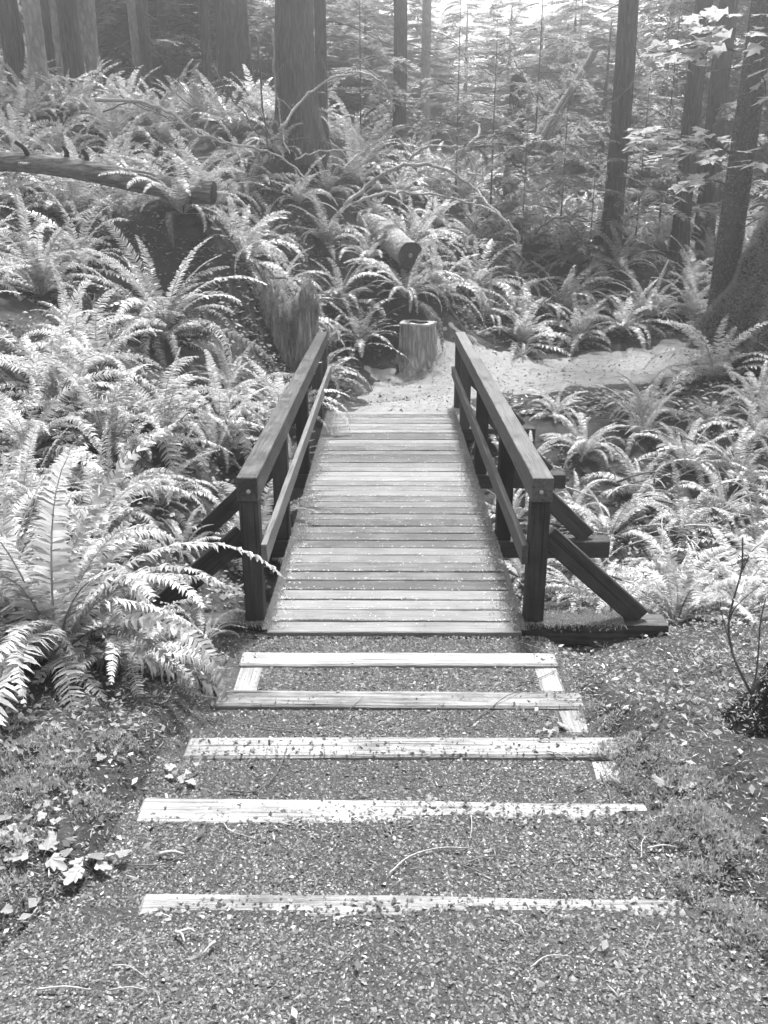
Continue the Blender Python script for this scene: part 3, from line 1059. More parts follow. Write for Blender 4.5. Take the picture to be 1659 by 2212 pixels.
# hemlock saplings on the right, in front of the dark trunks
SAPS = [(1130, 470, 15.6, 1.0, 'bright hemlock sapling with flat sprays above the fern bank right of centre'),
        (1210, 500, 16.2, 1.15, 'hemlock sapling left of the dark bough-covered trunk'),
        (1275, 520, 15.8, .9, 'small hemlock sapling touching the dark trunk'),
        (1060, 440, 17.5, 1.2, 'shaded hemlock sapling behind the mossy arching branches'),
        (1370, 545, 16.6, 1.1, 'hemlock sapling right of the dark bough-covered trunk'),
        (985, 400, 18.5, 1.3, 'hazy hemlock sapling in the centre background'),
        (780, 350, 19.5, 1.3, 'hazy hemlock sapling between the thick trunks and the centre trunk'),
        (1150, 430, 19.0, 1.7, 'tall hemlock sapling behind the bright one right of centre'),
        (1420, 520, 18.5, 1.6, 'tall hemlock sapling behind the dark maple-screened trunk'),
        (1590, 540, 17.5, 1.3, 'hemlock sapling behind the mossy trunk at the right')]
for k, (px, py, dep, s, lab) in enumerate(SAPS):
    p = at(px, py, dep + .9)
    e = empty('hemlock_sapling', (p.x, p.y, gz(p.x, p.y)), rb.uniform(0, 6.28))
    tag(e, lab, 'sapling', 'hemlock saplings')
    V, F = trunk_arrays(.018 * s, 3.5 * s, .2, seed=400 + k, rings=8, seg=7, taper=.9)
    obj('trunk', V, F, M['bark'], e, True)
    c, b = SAP[k % 3]
    link('crown', c, None, e, None, None, s)
    tag(link('limb', b, None, e, None, None, s), kind='stuff')

# ---------------------------------------------------------------- mossy trunks at the right
def fuzz_on(V, F, dens, ln, seed, up=.6):
    """short moss blades standing off a surface"""
    r = np.random.default_rng(seed)
    if F.shape[1] == 4: F = np.concatenate([F[:, [0, 1, 2]], F[:, [0, 2, 3]]])
    A, B, C = V[F[:, 0]], V[F[:, 1]], V[F[:, 2]]
    nrm = np.cross(B - A, C - A); ar = np.linalg.norm(nrm, axis=1) / 2
    n = int(ar.sum() * dens)
    f = r.choice(len(F), n, p=ar / ar.sum())
    u, v = r.random(n), r.random(n); fl = u + v > 1; u[fl], v[fl] = 1 - u[fl], 1 - v[fl]
    P = A[f] + (B - A)[f] * u[:, None] + (C - A)[f] * v[:, None]
    N = nrm[f] / (np.linalg.norm(nrm[f], axis=1)[:, None] + 1e-9)
    return blades(P, N, ln, r, up)


def blades(P, N, ln, r, up=.5, w=.35):
    n = len(P)
    D = N + r.normal(0, .6, (n, 3)); D[:, 2] += up * 0.3
    D /= np.linalg.norm(D, axis=1)[:, None]
    L = ln * r.uniform(.5, 1.4, n)[:, None]
    S = np.cross(D, r.normal(0, 1, (n, 3))); S /= np.linalg.norm(S, axis=1)[:, None] + 1e-9
    a = P - S * L * w * .5; b = P + S * L * w * .5; c = P + D * L
    V = np.stack([a, b, c], 1).reshape(-1, 3)
    return V, np.arange(3 * n).reshape(-1, 3)


# slim mossy maple with broad leaves
pq = at(1572, 560, 13.4)
maple = empty('mossy_maple_tree', (pq.x, pq.y, gz(pq.x, pq.y)))
tag(maple, 'slim mossy trunk with bright broad maple leaves on thin boughs at upper right', 'tree')
rq = 27 * 13.4 / 1990
V, F = trunk_arrays(rq, 11, .35, (.006, 0), seed=77, ridge=.12, rings=34)
obj('trunk', V, F, M['bark_moss'], maple, True)
V2, F2 = fuzz_on(V[V[:, 2] < 99], F, 1300, .035, 5)
tag(obj('moss', V2, F2, M['moss_dark'], maple), kind='stuff')


def maple_leaf_mesh(seed):
    r = np.random.default_rng(seed)
    lobes = [(-118, .55), (-95, .3), (-62, .85), (-38, .45), (-14, .72), (0, 1.0), (14, .72), (38, .45), (62, .85), (95, .3), (118, .55)]
    V = [(0, 0, 0)]
    for a, l in lobes:
        a = math.radians(a + r.uniform(-4, 4)); l = l * r.uniform(.92, 1.06) * .62
        V.append((math.cos(a) * l + .12, math.sin(a) * l, -.10 * l * l - .05 * abs(math.sin(a)) + r.uniform(-.02, .02)))
    V.append((-.05, 0, 0))
    F = [(0, i, i + 1) for i in range(1, len(lobes))]
    F = [(0, i, i + 1) for i in range(1, len(lobes))] + [(0, len(lobes), len(lobes) + 1), (0, len(lobes) + 1, 1)]
    me = mesh_from('leaf', V, [tuple(f) for f in F])
    return me


LEAVES = [maple_leaf_mesh(s) for s in range(5)]
for me in LEAVES: me.materials.append(M['maple'])
low = [(1075, 560), (1145, 550), (1060, 625), (1110, 635), (1190, 590), (1235, 575), (1125, 680), (1190, 670), (1170, 710), (1260, 655), (1245, 690), (1300, 630), (1320, 600), (1370, 565), (1420, 578), (1345, 600),
       (1380, 600), (1310, 670), (1330, 650), (1400, 680), (1435, 675), (1450, 600), (1270, 800), (1310, 790), (1350, 790), (1380, 790), (1280, 860), (1400, 745), (1360, 755), (1440, 640), (1100, 590), (1160, 600)]
upp = [(1160, 215), (1190, 275), (1210, 230), (1240, 195), (1290, 190), (1300, 260), (1330, 240), (1340, 155), (1380, 120), (1355, 65), (1410, 60), (1450, 70), (1360, 100), (1440, 120), (1480, 130), (1470, 200),
       (1385, 280), (1340, 190), (1400, 160), (1265, 230), (1430, 30), (1500, 60), (1460, 160), (1390, 210), (1360, 230)]
rgt = [(1620, 200), (1640, 250), (1610, 310), (1620, 370), (1650, 420), (1600, 150), (1640, 120), (1655, 330), (1630, 60), (1600, 700), (1650, 710), (1580, 690), (1610, 640)]
rl = random.Random(3)
for cl, dep in ((low, 11.6), (upp, 11.9), (rgt, 12.2)):
    for (zx, zy) in cl:
        for rep in range(2 if rl.random() < .75 else 1):
            p = at(829.5 + zx / 2 + rep * rl.uniform(-16, 16), zy / 2 + rep * rl.uniform(-12, 12), dep + rl.uniform(-.35, .35))
            o = link('leaf', rl.choice(LEAVES), None, maple, p - maple.location, (rl.uniform(-.35, .35) + .2, rl.uniform(-.2, .5), rl.uniform(2.2, 4.4) if rl.random() < .7 else rl.uniform(0, 6.28)), rl.uniform(.23, .33))
for pts, r0 in (
        ([(1575, 330, 13.3), (1530, 300, 12.6), (1480, 300, 12.0), (1420, 300, 11.7), (1365, 290, 11.6)], .014),
        ([(1530, 300, 12.6), (1470, 330, 12.0), (1400, 345, 11.6), (1385, 350, 11.6)], .009),
        ([(1572, 400, 13.3), (1540, 390, 12.4), (1490, 395, 11.8), (1455, 420, 11.6)], .010),
        ([(1585, 110, 13.3), (1540, 90, 12.5), (1490, 95, 12.0), (1430, 115, 11.9), (1400, 110, 11.9)], .014),
        ([(1540, 90, 12.5), (1530, 50, 12.0), (1510, 30, 11.9)], .009),
        ([(1590, 150, 13.3), (1620, 140, 12.5), (1650, 170, 12.2), (1655, 210, 12.2)], .012)):
    P = catmull([at(*q) - maple.location for q in pts], 4)
    V, F = tube(P, np.linspace(r0 * 1.3, r0 * .4, len(P)), 5)
    obj('bough', V, F, M['bark'], maple)

# big leaning mossy trunk at the right edge
e = empty('leaning_mossy_tree', (RIGHT_TRUNK.x, RIGHT_TRUNK.y, RIGHT_TRUNK.z - .15))
tag(e, 'big moss-covered leaning trunk cut by the right picture edge', 'tree')
V, F = trunk_arrays(.5, 7, .6, (.2, .03), rings=44, seg=30, seed=91, ridge=.16, taper=.3, fl_h=1.4)
V = np.asarray(V); V[:, 0] += (vnoise(V[:, 2] * 3, V[:, 1] * 4, 3) - .5) * .2
obj('trunk', V, F, M['bark_moss'], e, True)
V2, F2 = fuzz_on(V, F, 4500, .055, 6)
tag(obj('moss', V2, F2, M['moss_dark'], e), kind='stuff')
mbk, wdk = MB(), MB()
for i in range(10):
    spray_branch(1.6, rb, .5, 10, 6, .36, 0, mbk, (.2 * (4 + i * .3), .03 * 4, 4.0 + i * .3), i * 2.4, .2, wdk)
mbk.build('crown', M['conifer'], e); tag(wdk.build('limb', M['bark'], e), kind='stuff')

# ---------------------------------------------------------------- stumps and logs
# hollow cut stump beyond the bridge
e = empty('hollow_stump', STUMP + Vector((0, .25, 0)))
tag(e, 'cut tree stump with pale rim and hollow core at the end of the bridge', 'stump')
seg, rS, hS = 40, .255, .66
a = np.linspace(0, 2 * math.pi, seg, endpoint=False)
ridg = 1 + .05 * np.cos(7 * a + 1) + .035 * np.cos(13 * a) + .02 * np.cos(29 * a)
zz = np.array([-.15, 0, .06, .14, .24, .36, .5, .6, hS])
rf = np.array([1.7, 1.5, 1.32, 1.2, 1.11, 1.05, 1.02, 1.01, 1.0])
V = np.stack([np.outer(rf * rS, np.ones(seg)) * (1 + (ridg - 1)[None] * np.linspace(2.2, 1, 9)[:, None]) * np.cos(a),
              np.outer(rf * rS, np.ones(seg)) * (1 + (ridg - 1)[None] * np.linspace(2.2, 1, 9)[:, None]) * np.sin(a), np.outer(zz, np.ones(seg)) + 0 * a], -1).reshape(-1, 3)
i = np.arange(8)[:, None] * seg; j = np.arange(seg)[None]; jn = (j + 1) % seg
F = np.stack([i + j, i + jn, i + seg + jn, i + seg + j], -1).reshape(-1, 4)
obj('bark', V, F, M['rot'], e, True)
prof = [(1.03, hS - .012), (1.05, hS + .004), (1.04, hS + .018), (.62, hS + .012), (.50, hS - .03), (.44, hS - .18), (0.02, hS - .25)]
V = np.concatenate([np.stack([rS * r_ * (ridg if r_ > .9 else 1 + .12 * np.cos(5 * a + 2)) * np.cos(a), rS * r_ * (ridg if r_ > .9 else 1 + .12 * np.cos(5 * a + 2)) * np.sin(a), np.full(seg, z_) + .008 * np.cos(3 * a)], -1) for r_, z_ in prof[:4]])
i = np.arange(3)[:, None] * seg
rim_ = obj('cut_rim', V, np.stack([i + j, i + jn, i + seg + jn, i + seg + j], -1).reshape(-1, 4), M['cut'], e, True)
V = np.concatenate([np.stack([rS * r_ * (1 + .12 * np.cos(5 * a + 2)) * np.cos(a), rS * r_ * (1 + .12 * np.cos(5 * a + 2)) * np.sin(a), np.full(seg, z_) + .008 * np.cos(3 * a)], -1) for r_, z_ in prof[3:]])
obj('hollow', V, np.stack([i + j, i + jn, i + seg + jn, i + seg + j], -1).reshape(-1, 4), M['hollow'], rim_, True)

# jagged rotten stump behind the left handrail: splintered slabs round a broken core
e = empty('rotten_stump', ROT)
e.scale = (.92, .8, (1.34 - ROT.z) / .84)
tag(e, 'tall jagged rotten stump with mossy broken top behind the left handrail', 'stump')
slabs = [(-.40, .10, 1.05, .17, .9), (-.26, -.03, .86, .17, 1.0), (-.10, -.12, 1.02, .19, 1.0), (.06, -.06, .80, .15, 1.0), (.20, -.10, 1.0, .19, 1.0), (.33, .04, 1.08, .13, .9), (.05, .2, .72, .3, 1), (-.25, .25, .66, .25, 1)]
for k, (dx, dy, h, w, s) in enumerate(slabs):
    rr = np.random.default_rng(k + 5)
    seg, rings = 16, 16
    a = np.linspace(0, 2 * math.pi, seg, endpoint=False)
    t = np.linspace(0, 1, rings)
    rad = w * .62 * (1.25 - .38 * t)[:, None] * (1 + .16 * np.cos(3 * a + k)[None] + .10 * np.cos(7 * a + 2 * k)[None] + .07 * rr.normal(0, 1, (rings, seg)))
    top = h * (1 + .15 * np.cos(a + k * 1.7) + .1 * np.cos(3 * a + k) + .08 * rr.normal(0, 1, seg))
    Z = t[:, None] * top[None] - .25
    V = np.stack([dx + rad * np.cos(a) * 1.0, dy + rad * np.sin(a) * .7, Z], -1).reshape(-1, 3)
    V = np.concatenate([V, [[dx, dy, h * .8 - .25]]])
    i = np.arange(rings - 1)[:, None] * seg; j = np.arange(seg)[None]; jn = (j + 1) % seg
    F = np.stack([i + j, i + jn, i + seg + jn, i + seg + j], -1).reshape(-1, 4)
    F = np.concatenate([F[:, [0, 1, 2]], F[:, [0, 2, 3]], np.stack([(rings - 1) * seg + np.arange(seg), (rings - 1) * seg + (np.arange(seg) + 1) % seg, np.full(seg, rings * seg)], -1)])
    obj('slab', V, F, M['rot'], e, False)
    T = V[(rings - 3) * seg:]
    P = np.repeat(T, 60, axis=0) + rr.normal(0, .03, (len(T) * 60, 3))
    tag(obj('moss', *blades(P, np.tile([[0, 0, 1.0]], (len(P), 1)), .03, rr), M['moss'], e), kind='stuff')


def log_arrays(A, B, r0, r1, seg=26, rings=30, seed=0, rough=.05):
    rr = np.random.default_rng(seed)
    A, B = np.array(A), np.array(B)
    t = np.linspace(0, 1, rings)
    d = (B - A) / np.linalg.norm(B - A)
    S = np.cross(d, [0, 0, 1.0]); S /= np.linalg.norm(S); N = np.cross(S, d)
    a = np.linspace(0, 2 * math.pi, seg, endpoint=False)
    r = (r0 + (r1 - r0) * t)[:, None] * (1 + rough * np.cos(5 * a + 1)[None] + rough * .6 * np.cos(11 * a)[None] + rough * .5 * rr.normal(0, 1, (rings, seg)))
    C = A + (B - A) * t[:, None] + np.outer(np.sin(t * 5) * .05, N)
    V = (C[:, None] + r[..., None] * (np.cos(a)[None, :, None] * S + np.sin(a)[None, :, None] * N)).reshape(-1, 3)
    i = np.arange(rings - 1)[:, None] * seg; j = np.arange(seg)[None]; jn = (j + 1) % seg
    F = np.stack([i + j, i + jn, i + seg + jn, i + seg + j], -1).reshape(-1, 4)
    return V, F, d, S, N, C


def end_disc(name, C, d, S, N, r, mat, parent, off, seg=26):
    a = np.linspace(0, 2 * math.pi, seg, endpoint=False)
    V = np.concatenate([[C + d * (.012)], C + d * .012 + .55 * r * (np.cos(a)[:, None] * S + np.sin(a)[:, None] * N), C + r * (np.cos(a)[:, None] * S + np.sin(a)[:, None] * N)])
    j = np.arange(seg); jn = (j + 1) % seg
    F = np.concatenate([np.stack([np.zeros(seg, int), 1 + j, 1 + jn], -1), np.stack([1 + j, 1 + seg + j, 1 + seg + jn], -1), np.stack([1 + j, 1 + seg + jn, 1 + jn], -1)])
    return obj(name, V - off, F, mat, parent)


# long fallen log, upper left
e = empty('fallen_log', LOG_A)
tag(e, 'long fallen log with rough bark lying among ferns at upper left', 'log')
off = np.array(LOG_A)
V, F, d, S, N, C = log_arrays(LOG_A, LOG_B, .105, .135, seed=3, rings=60, seg=40, rough=.045)
obj('bark', V - off, F, M['bark_log'], e, True)
end_disc('cut_end', C[-1], d, S, N, .13, M['hollow'], e, off)
for (px, py, q) in ((143, 330, 0), (186, 338, 1), (60, 320, 2)):
    p = at(px, py + 14, 11.45); p2 = at(px - 8 - 20 * (q == 2), py - 14, 11.35)
    obj('branch_stub', *[x if i_ else x - off for i_, x in enumerate(tube(catmull([p, (p + p2) / 2 + Vector((.03, 0, 0)), p2], 3), np.linspace(.035, .022, 7), 7))], M['char'], e)

# short cut log in the middle, end facing the viewer
LB = at(887, 545, 14.2); LA = at(795, 488, 16.2)
e = empty('cut_log', LB)
tag(e, 'sawn log with round dark end facing the viewer above the hollow stump', 'log')
off = np.array(LB)
V, F, d, S, N, C = log_arrays(LA, LB, .22, .205, seed=8, rough=.03)
obj('bark', V - off, F, M['bark_pale'], e, True)
ce_ = end_disc('cut_end', C[-1], d, S, N, .20, M['hollow'], e, off)
end_disc('heartwood', C[-1] + d * .006, d, S, N, .05, M['deadwood'], ce_, off, 9)

# leaning white split log far right, and a charred snag
p0, p1 = at(1165, 305, 18.0), at(1282, 105, 18.6)
e = empty('leaning_split_log', p0)
tag(e, 'pale split log leaning steeply in the forest right of centre', 'log')
for k, dx in enumerate((-.06, .06)):
    V, F, d, S, N, C = log_arrays(Vector(p0) + Vector((dx, 0, -.2)), Vector(p1) + Vector((dx * .6, .02, 0)),   .05, .035, seg=10, seed=60 + k, rough=.12)
    obj('split_half', V - np.array(p0), F, M['step'], e, True)
p0 = at(1117, 215, 20.5)
e = empty('charred_snag', (p0.x, p0.y, gz(p0.x, p0.y)))
tag(e, 'dark charred broken snag in the hazy background right of centre', 'stump')
V, F = trunk_arrays(.2, at(1117, 150, 20.5).z - gz(p0.x, p0.y) + .35, .3, seed=62, rings=14, seg=12, ridge=.22, taper=.1)
V2 = np.concatenate([V, [[0, 0, V[:, 2].max() - .2]]]); nn = len(V)
F = np.concatenate([F[:, [0, 1, 2]], F[:, [0, 2, 3]], np.stack([nn - 12 + np.arange(12), nn - 12 + (np.arange(12) + 1) % 12, np.full(12, nn)], -1)])
obj('trunk', V2, F, M['char'], e, True)

# mossy boulder-like stump at the right edge with a bare sapling
pb = hit(1668, 1570, 1.5)
e = empty('mossy_stump', pb)
tag(e, 'dark mossy low stump cut by the right picture edge beside the steps', 'stump')
V, F = trunk_arrays(.17, .62, .7, rings=14, seg=18, seed=71, ridge=.25, taper=.75, fl_h=.4)
obj('wood', V, F, M['char'], e, True)
tag(obj('moss', *fuzz_on(V, F, 5000, .02, 9), M['moss'], e), kind='stuff')
base = at(1626, 1491, pb.y - .12)
e = empty('bare_sapling', base)
tag(e, 'thin dark sapling with few leaves at the right edge', 'sapling')
dd = pb.y - .12
for pts, r0 in (([(1624, 1500), (1594, 1441), (1579, 1396), (1574, 1346), (1584, 1296), (1602, 1231), (1604, 1161)], .006),
                ([(1624, 1500), (1634, 1451), (1639, 1396), (1643, 1340), (1655, 1290)], .0045),
                ([(1574, 1346), (1590, 1310), (1640, 1265)], .003), ([(1579, 1396), (1560, 1330), (1555, 1290)], .003),
                ([(1604, 1231), (1625, 1190), (1650, 1170)], .003), ([(1626, 1495), (1640, 1470), (1657, 1455)], .005)):
    P = catmull([at(a_, b_, dd + random.uniform(-.03, .03)) - base for a_, b_ in pts], 4)
    obj('stem', *tube(P, np.linspace(r0, r0 * .5, len(P)), 5), M['twig'], e)
HERB = []
for s in range(4):
    r_ = np.random.default_rng(s)
    V = [(0, 0, 0)]
    for aa, ll in ((-95, .34), (-66, .5), (-50, .42), (-34, .74), (-22, .62), (-10, .92), (0, 1.0), (10, .92), (22, .62), (34, .74), (50, .42), (66, .5), (95, .34)):
        q = math.radians(aa); V.append((ll * math.cos(q), ll * math.sin(q) * 1.0, .08 * abs(math.sin(q)) * ll - .16 * ll * ll + r_.uniform(-.02, .02)))
    me = mesh_from('leaf', V, [(0, i, i + 1) for i in range(1, 13)]); me.materials.append(M['herb']); HERB.append(me)
for _ in range(26):
    a_, b_ = random.choice([(1604, 1180), (1590, 1300), (1650, 1300), (1645, 1175), (1560, 1300), (1640, 1265), (1600, 1240)])
    p = at(a_ + random.uniform(-25, 22), b_ + random.uniform(-25, 25), dd + random.uniform(-.08, .08))
    link('leaf', random.choice(HERB), None, e, p - base, (random.uniform(-.6, .6), random.uniform(-.4, .6), random.uniform(0, 6.28)), random.uniform(.02, .04))

# ---------------------------------------------------------------- dead branches over the fern bank
BR = [
    ([(250, 150), (300, 150), (340, 170), (380, 205), (430, 238)], 15.5, .016, 0, 'thin arched dead branch at upper left, highest of the arches there'),
    ([(205, 214), (300, 222), (370, 245), (420, 285), (480, 305), (560, 322), (620, 350), (665, 392)], 12.6, .030, 1, 'long pale fallen branch lying over the ferns right of the fallen log'),
    ([(328, 352), (370, 315), (412, 288)], 12.2, .010, 1, 'short straight pale stick crossing the long fallen branch'),
    ([(462, 140), (490, 190), (530, 250), (572, 312)], 14.0, .018, 0, 'dark straight dead branch slanting down right before the second thickest trunk'),
    ([(556, 80), (562, 150), (570, 230), (578, 320), (580, 355)], 13.4, .019, 0, 'upright dark dead sapling in front of the thickest trunk'),
    ([(588, 60), (590, 150), (600, 230), (612, 290), (624, 335)], 14.0, .015, 1, 'upright pale dead sapling just right of the dark dead sapling'),
    ([(605, 278), (650, 220), (690, 185), (740, 162), (800, 162), (835, 185), (850, 240)], 14.8, .028, 1, 'large arched dead branch crossing the thickest trunk'),
    ([(678, 203), (700, 250), (711, 282)], 14.7, .010, 0, 'twig hanging from the large arched branch'),
    ([(470, 185), (530, 165), (560, 167)], 14.4, .010, 0, 'thin level twig before the second thickest trunk'),
    ([(480, 205), (520, 215), (560, 240), (575, 262)], 14.4, .012, 0, 'thin drooping twig left of the dark dead sapling'),
    ([(585, 306), (650, 302), (715, 304)], 15.0, .012, 0, 'level dead stick at the foot of the thickest trunk'),
    ([(640, 346), (690, 326), (760, 325), (800, 346)], 14.0, .014, 1, 'low arched branch over the ferns right of the thickest trunk foot'),
    ([(742, 365), (770, 335), (806, 312)], 13.8, .012, 1, 'short slanting stick rising from the low arched branch'),
    ([(745, 440), (790, 402), (830, 378), (855, 362), (905, 357), (955, 365), (995, 385), (1025, 410), (1050, 435), (1080, 465), (1100, 482), (1117, 505), (1118, 530)], 13.4, .030, 2, 'mossy arching branch, the largest one above the sawn log'),
    ([(880, 358), (890, 335), (920, 320), (960, 315), (1002, 318)], 13.4, .026, 2, 'short fuzzy moss-covered arch above the largest mossy branch'),
    ([(950, 362), (980, 338), (1010, 315), (1030, 290), (1034, 270), (1024, 262)], 13.4, .011, 2, 'curling thin twig with hooked tip above the mossy arches'),
    ([(1012, 374), (1044, 385), (1024, 407)], 13.4, .014, 2, 'short bent mossy stub on the right of the arches'),
    ([(770, 432), (830, 419), (880, 417), (955, 425), (1020, 440), (1065, 457), (1095, 480)], 12.9, .022, 2, 'long low mossy branch below the largest arch'),
    ([(995, 445), (1020, 480), (1038, 505)], 12.9, .010, 0, 'thin dark twig hanging from the long low mossy branch'),
    ([(565, 596), (625, 603), (685, 628), (750, 656), (800, 686), (832, 713)], 11.6, .014, 0, 'dark stick slanting from the rotten stump top towards the hollow stump'),
    ([(690, 642), (760, 670), (805, 692)], 11.7, .009, 0, 'thinner dark stick below the one slanting from the rotten stump'),
    ([(1155, 503), (1190, 475), (1225, 469), (1270, 478), (1300, 470)], 15.5, .026, 0, 'curved dark branch low before the bough-covered trunk'),
    ([(1345, 378), (1390, 395), (1430, 420), (1462, 448)], 15.5, .022, 0, 'dark branch slanting down between the two dark trunks on the right'),
    ([(220, 240), (280, 222), (330, 235), (385, 275)], 13.8, .013, 0, 'thin arched dead branch behind the long pale fallen branch'),
    ([(255, 205), (330, 240), (400, 262)], 14.6, .011, 0, 'thin dark straight stick at upper left under the arches'),
    ([(310, 70), (350, 130), (420, 220)], 17.0, .015, 0, 'thin dark branch slanting down before the slim trunks'),
    ([(1110, 130), (1150, 200), (1180, 260)], 17.0, .012, 0, 'thin dark branch slanting near the charred snag'),
    ([(1460, 60), (1410, 110), (1360, 190), (1300, 240)], 16.0, .02, 0, 'long dark dead limb slanting behind the upper maple leaves'),
]
for k, (pts, dep, r0, kind, lab) in enumerate(BR):
    r_ = random.Random(k)
    P = catmull([at(a_ + r_.uniform(-2, 2), b_ + r_.uniform(-2, 2), dep + .35 * math.sin(i_ * 1.1 + k)) for i_, (a_, b_) in enumerate(pts)], 5)
    if k == 0: pass
    r0 *= 1.0 if kind == 2 else .85
    P = [q + np.array([r_.gauss(0, 1), r_.gauss(0, 1), r_.gauss(0, 1)]) * .011 for q in P]
    rad = np.linspace(r0, r0 * .4, len(P)) * (1 + .12 * np.sin(np.arange(len(P)) * 2.1))
    o0 = np.array(P[0])
    e = empty('dead_branch', P[0])
    tag(e, lab, 'branch', 'dead branches over the fern bank')
    V, F = tube(np.array(P) - o0, rad, 7)
    obj('limb', V, F, M['twig' if kind == 0 else 'pale_twig'], e, True)
    for q in range(r_.randint(3, 7)):
        i_ = r_.randint(2, len(P) - 2)
        d_ = np.array([r_.uniform(-1, 1), r_.uniform(-.4, .4), r_.uniform(-.2, 1)]); d_ /= np.linalg.norm(d_)
        L = r_.uniform(.12, .45)
        obj('side_twig', *tube([P[i_] - o0, P[i_] - o0 + d_ * L * .5 + [0, 0, .03], P[i_] - o0 + d_ * L], [rad[i_] * .5, rad[i_] * .35, .002], 4), M['twig' if kind == 0 else 'deadwood'], e)
    if kind:
        V2, F2 = fuzz_on(V, F, 14000 if kind == 2 else 5000, .026, k)
        tag(obj('moss', V2, F2, M['moss_pale'], e), kind='stuff')

# sticks tangled in the gully on the right
rs = random.Random(21)
for k in range(64):
    for _ in range(40):
        px, py = rs.uniform(1180, 1659), rs.uniform(1020, 1340)
        p = hit(px, py, 4.9, 12)
        if p.x > 1.15: break
    a_ = rs.uniform(0, 6.28); L = rs.uniform(.3, 1.1)
    d_ = Vector((math.cos(a_), math.sin(a_) * .7, rs.uniform(-.05, .3)))
    P = []
    for u in np.linspace(0, 1, 6):
        q = p + d_ * (u - .3) * L
        zg = gz(q.x, q.y)
        P.append(Vector((q.x + .04 * math.sin(u * 4 + k), q.y, max(zg + .03, q.z + .06 + .1 * (k % 4) + .08 * math.sin(u * 3.1)))))
    pale = rs.random() < .6
    o = obj('dead_stick', *tube([q - p for q in P], np.linspace(1, .4, 6) * rs.uniform(.006, .014), 5), M['pale_twig' if pale else 'twig'], loc=p)
    tag(o, ('pale' if pale else 'dark') + ' thin dead stick in the tangle of the gully right of the bridge', 'stick', ('pale' if pale else 'dark') + ' sticks in the gully')

# ---------------------------------------------------------------- gravel, litter, moss (uncountable cover)
def near_mask(x, y):
    px, py, w = proj(x, y, ground_z(x, y))
    return (w > .2) & (px > -60) & (px < 1720) & (py < 2300)


def chips_arrays(P, size, r, flat=.38):
    """angular chips: a five-sided squashed gem each (bottomless)"""
    n = len(P)
    s = size[:, None]
    k = 4
    a = r.uniform(0, 6.28, n)[:, None] + np.arange(k)[None] * 2 * math.pi / k + r.uniform(-.35, .35, (n, k))
    rad = s * r.uniform(.45, 1.2, (n, k)) * .55
    st = r.uniform(.72, 1.0, n)[:, None]; an = r.uniform(0, 3.14, n)[:, None]
    lx = np.cos(a) * rad; ly = np.sin(a) * rad * st
    X = lx * np.cos(an) - ly * np.sin(an); Y = lx * np.sin(an) + ly * np.cos(an)
    tx, ty = r.normal(0, .38, n)[:, None], r.normal(0, .38, n)[:, None]
    ring = np.stack([X, Y, X * tx + Y * ty + s * flat * .25], -1) + P[:, None]
    top = (P + np.stack([r.normal(0, .12, n) * size, r.normal(0, .12, n) * size, size * flat * r.uniform(.45, .9, n)], -1))[:, None]
    V = np.concatenate([ring, top], 1)
    m = k + 1
    j = np.arange(k); jn = (j + 1) % k
    f = np.stack([j, jn, np.full(k, k)], -1)
    F = (np.arange(n) * m)[:, None, None] + f[None]
    return V.reshape(-1, 3), F.reshape(-1, 3)


r = np.random.default_rng(3)
N = 520000
y = 1.25 + 3.45 * r.random(N) ** 1.6
x = r.uniform(-1.7, 2.4, N)
keep = near_mask(x, y)
inp = path_w(x, y) > .5
edge = np.abs(x - .04)
dens = np.where(inp, 1.0, np.where(y < 2.2, .6, .22) * np.clip(1.9 - edge, 0, 1))
dens = np.where((x > 1) & (y > 3.3), np.maximum(dens, .2), dens)
dens *= .45 + .8 * vnoise(x * 2.3, y * 2.3, 31) * vnoise(x * 7, y * 7, 32) ** .5
# keep timber tops mostly clear, gravel spilling over the near edges of the lower two
for k, (ye, zt) in enumerate(STEPS):
    on = (y < ye + .01) & (y > ye - .145) & (x > -.88) & (x < .96)
    spill = (.0, .006, .08, .6, .8)[k]
    u = (ye - y) / .14
    sp = np.where(u > .45, spill * (u - .45) * 1.9, .035 if k > 1 else .0)
    dens = np.where(on, sp * (.6 + .8 * vnoise(x * 6, y * 2, k)), dens)
    if k < 3:
        nxt = STEPS[k + 1][0]
        on2 = (y < ye) & (y > nxt) & (((np.abs(x + .77) < .07) & (k == 0)) | (np.abs(x - .88) < .07))
        dens = np.where(on2 & (y > ye - .143 - (.26, .2, .14)[k]), .12, dens)
keep &= r.random(N) < dens
x, y = x[keep], y[keep]
z = ground_z(x, y)
for k, (ye, zt) in enumerate(STEPS):
    on = (y < ye + .0) & (y > ye - .14) & (x > -.9) & (x < .96)
    z = np.where(on, np.maximum(z, zt), z)
size = np.clip(r.lognormal(math.log(.0075), .38, len(x)), .004, .026) * (1 + .10 * (y - 1.6))
for k_, n_ in ((1, 60), (2, 260), (3, 620), (4, 620)):
    ye, zt = STEPS[k_]
    u_ = .135 * r.random(n_) ** .55 * (.8 if k_ == 4 else 1)
    x = np.concatenate([x, r.uniform(-.84 if k_ < 4 else -.7, .9 if k_ < 4 else .82, n_)]); y = np.concatenate([y, ye - u_]); z = np.concatenate([z, np.full(n_, zt + .004)])
    size = np.concatenate([size, np.clip(r.lognormal(math.log(.012), .35, n_), .006, .024)])
tx_, ty_ = r.uniform(-1, 6.5, 30000), r.uniform(10.4, 15.5, 30000)
tk = (trail_s(tx_, ty_) > r.random(30000) * .5) & (r.random(30000) < .16)
tx_, ty_ = tx_[tk], ty_[tk]
x, y, z = np.concatenate([x, tx_]), np.concatenate([y, ty_]), np.concatenate([z, ground_z(tx_, ty_) + .07 * trail_s(tx_, ty_) - .03])
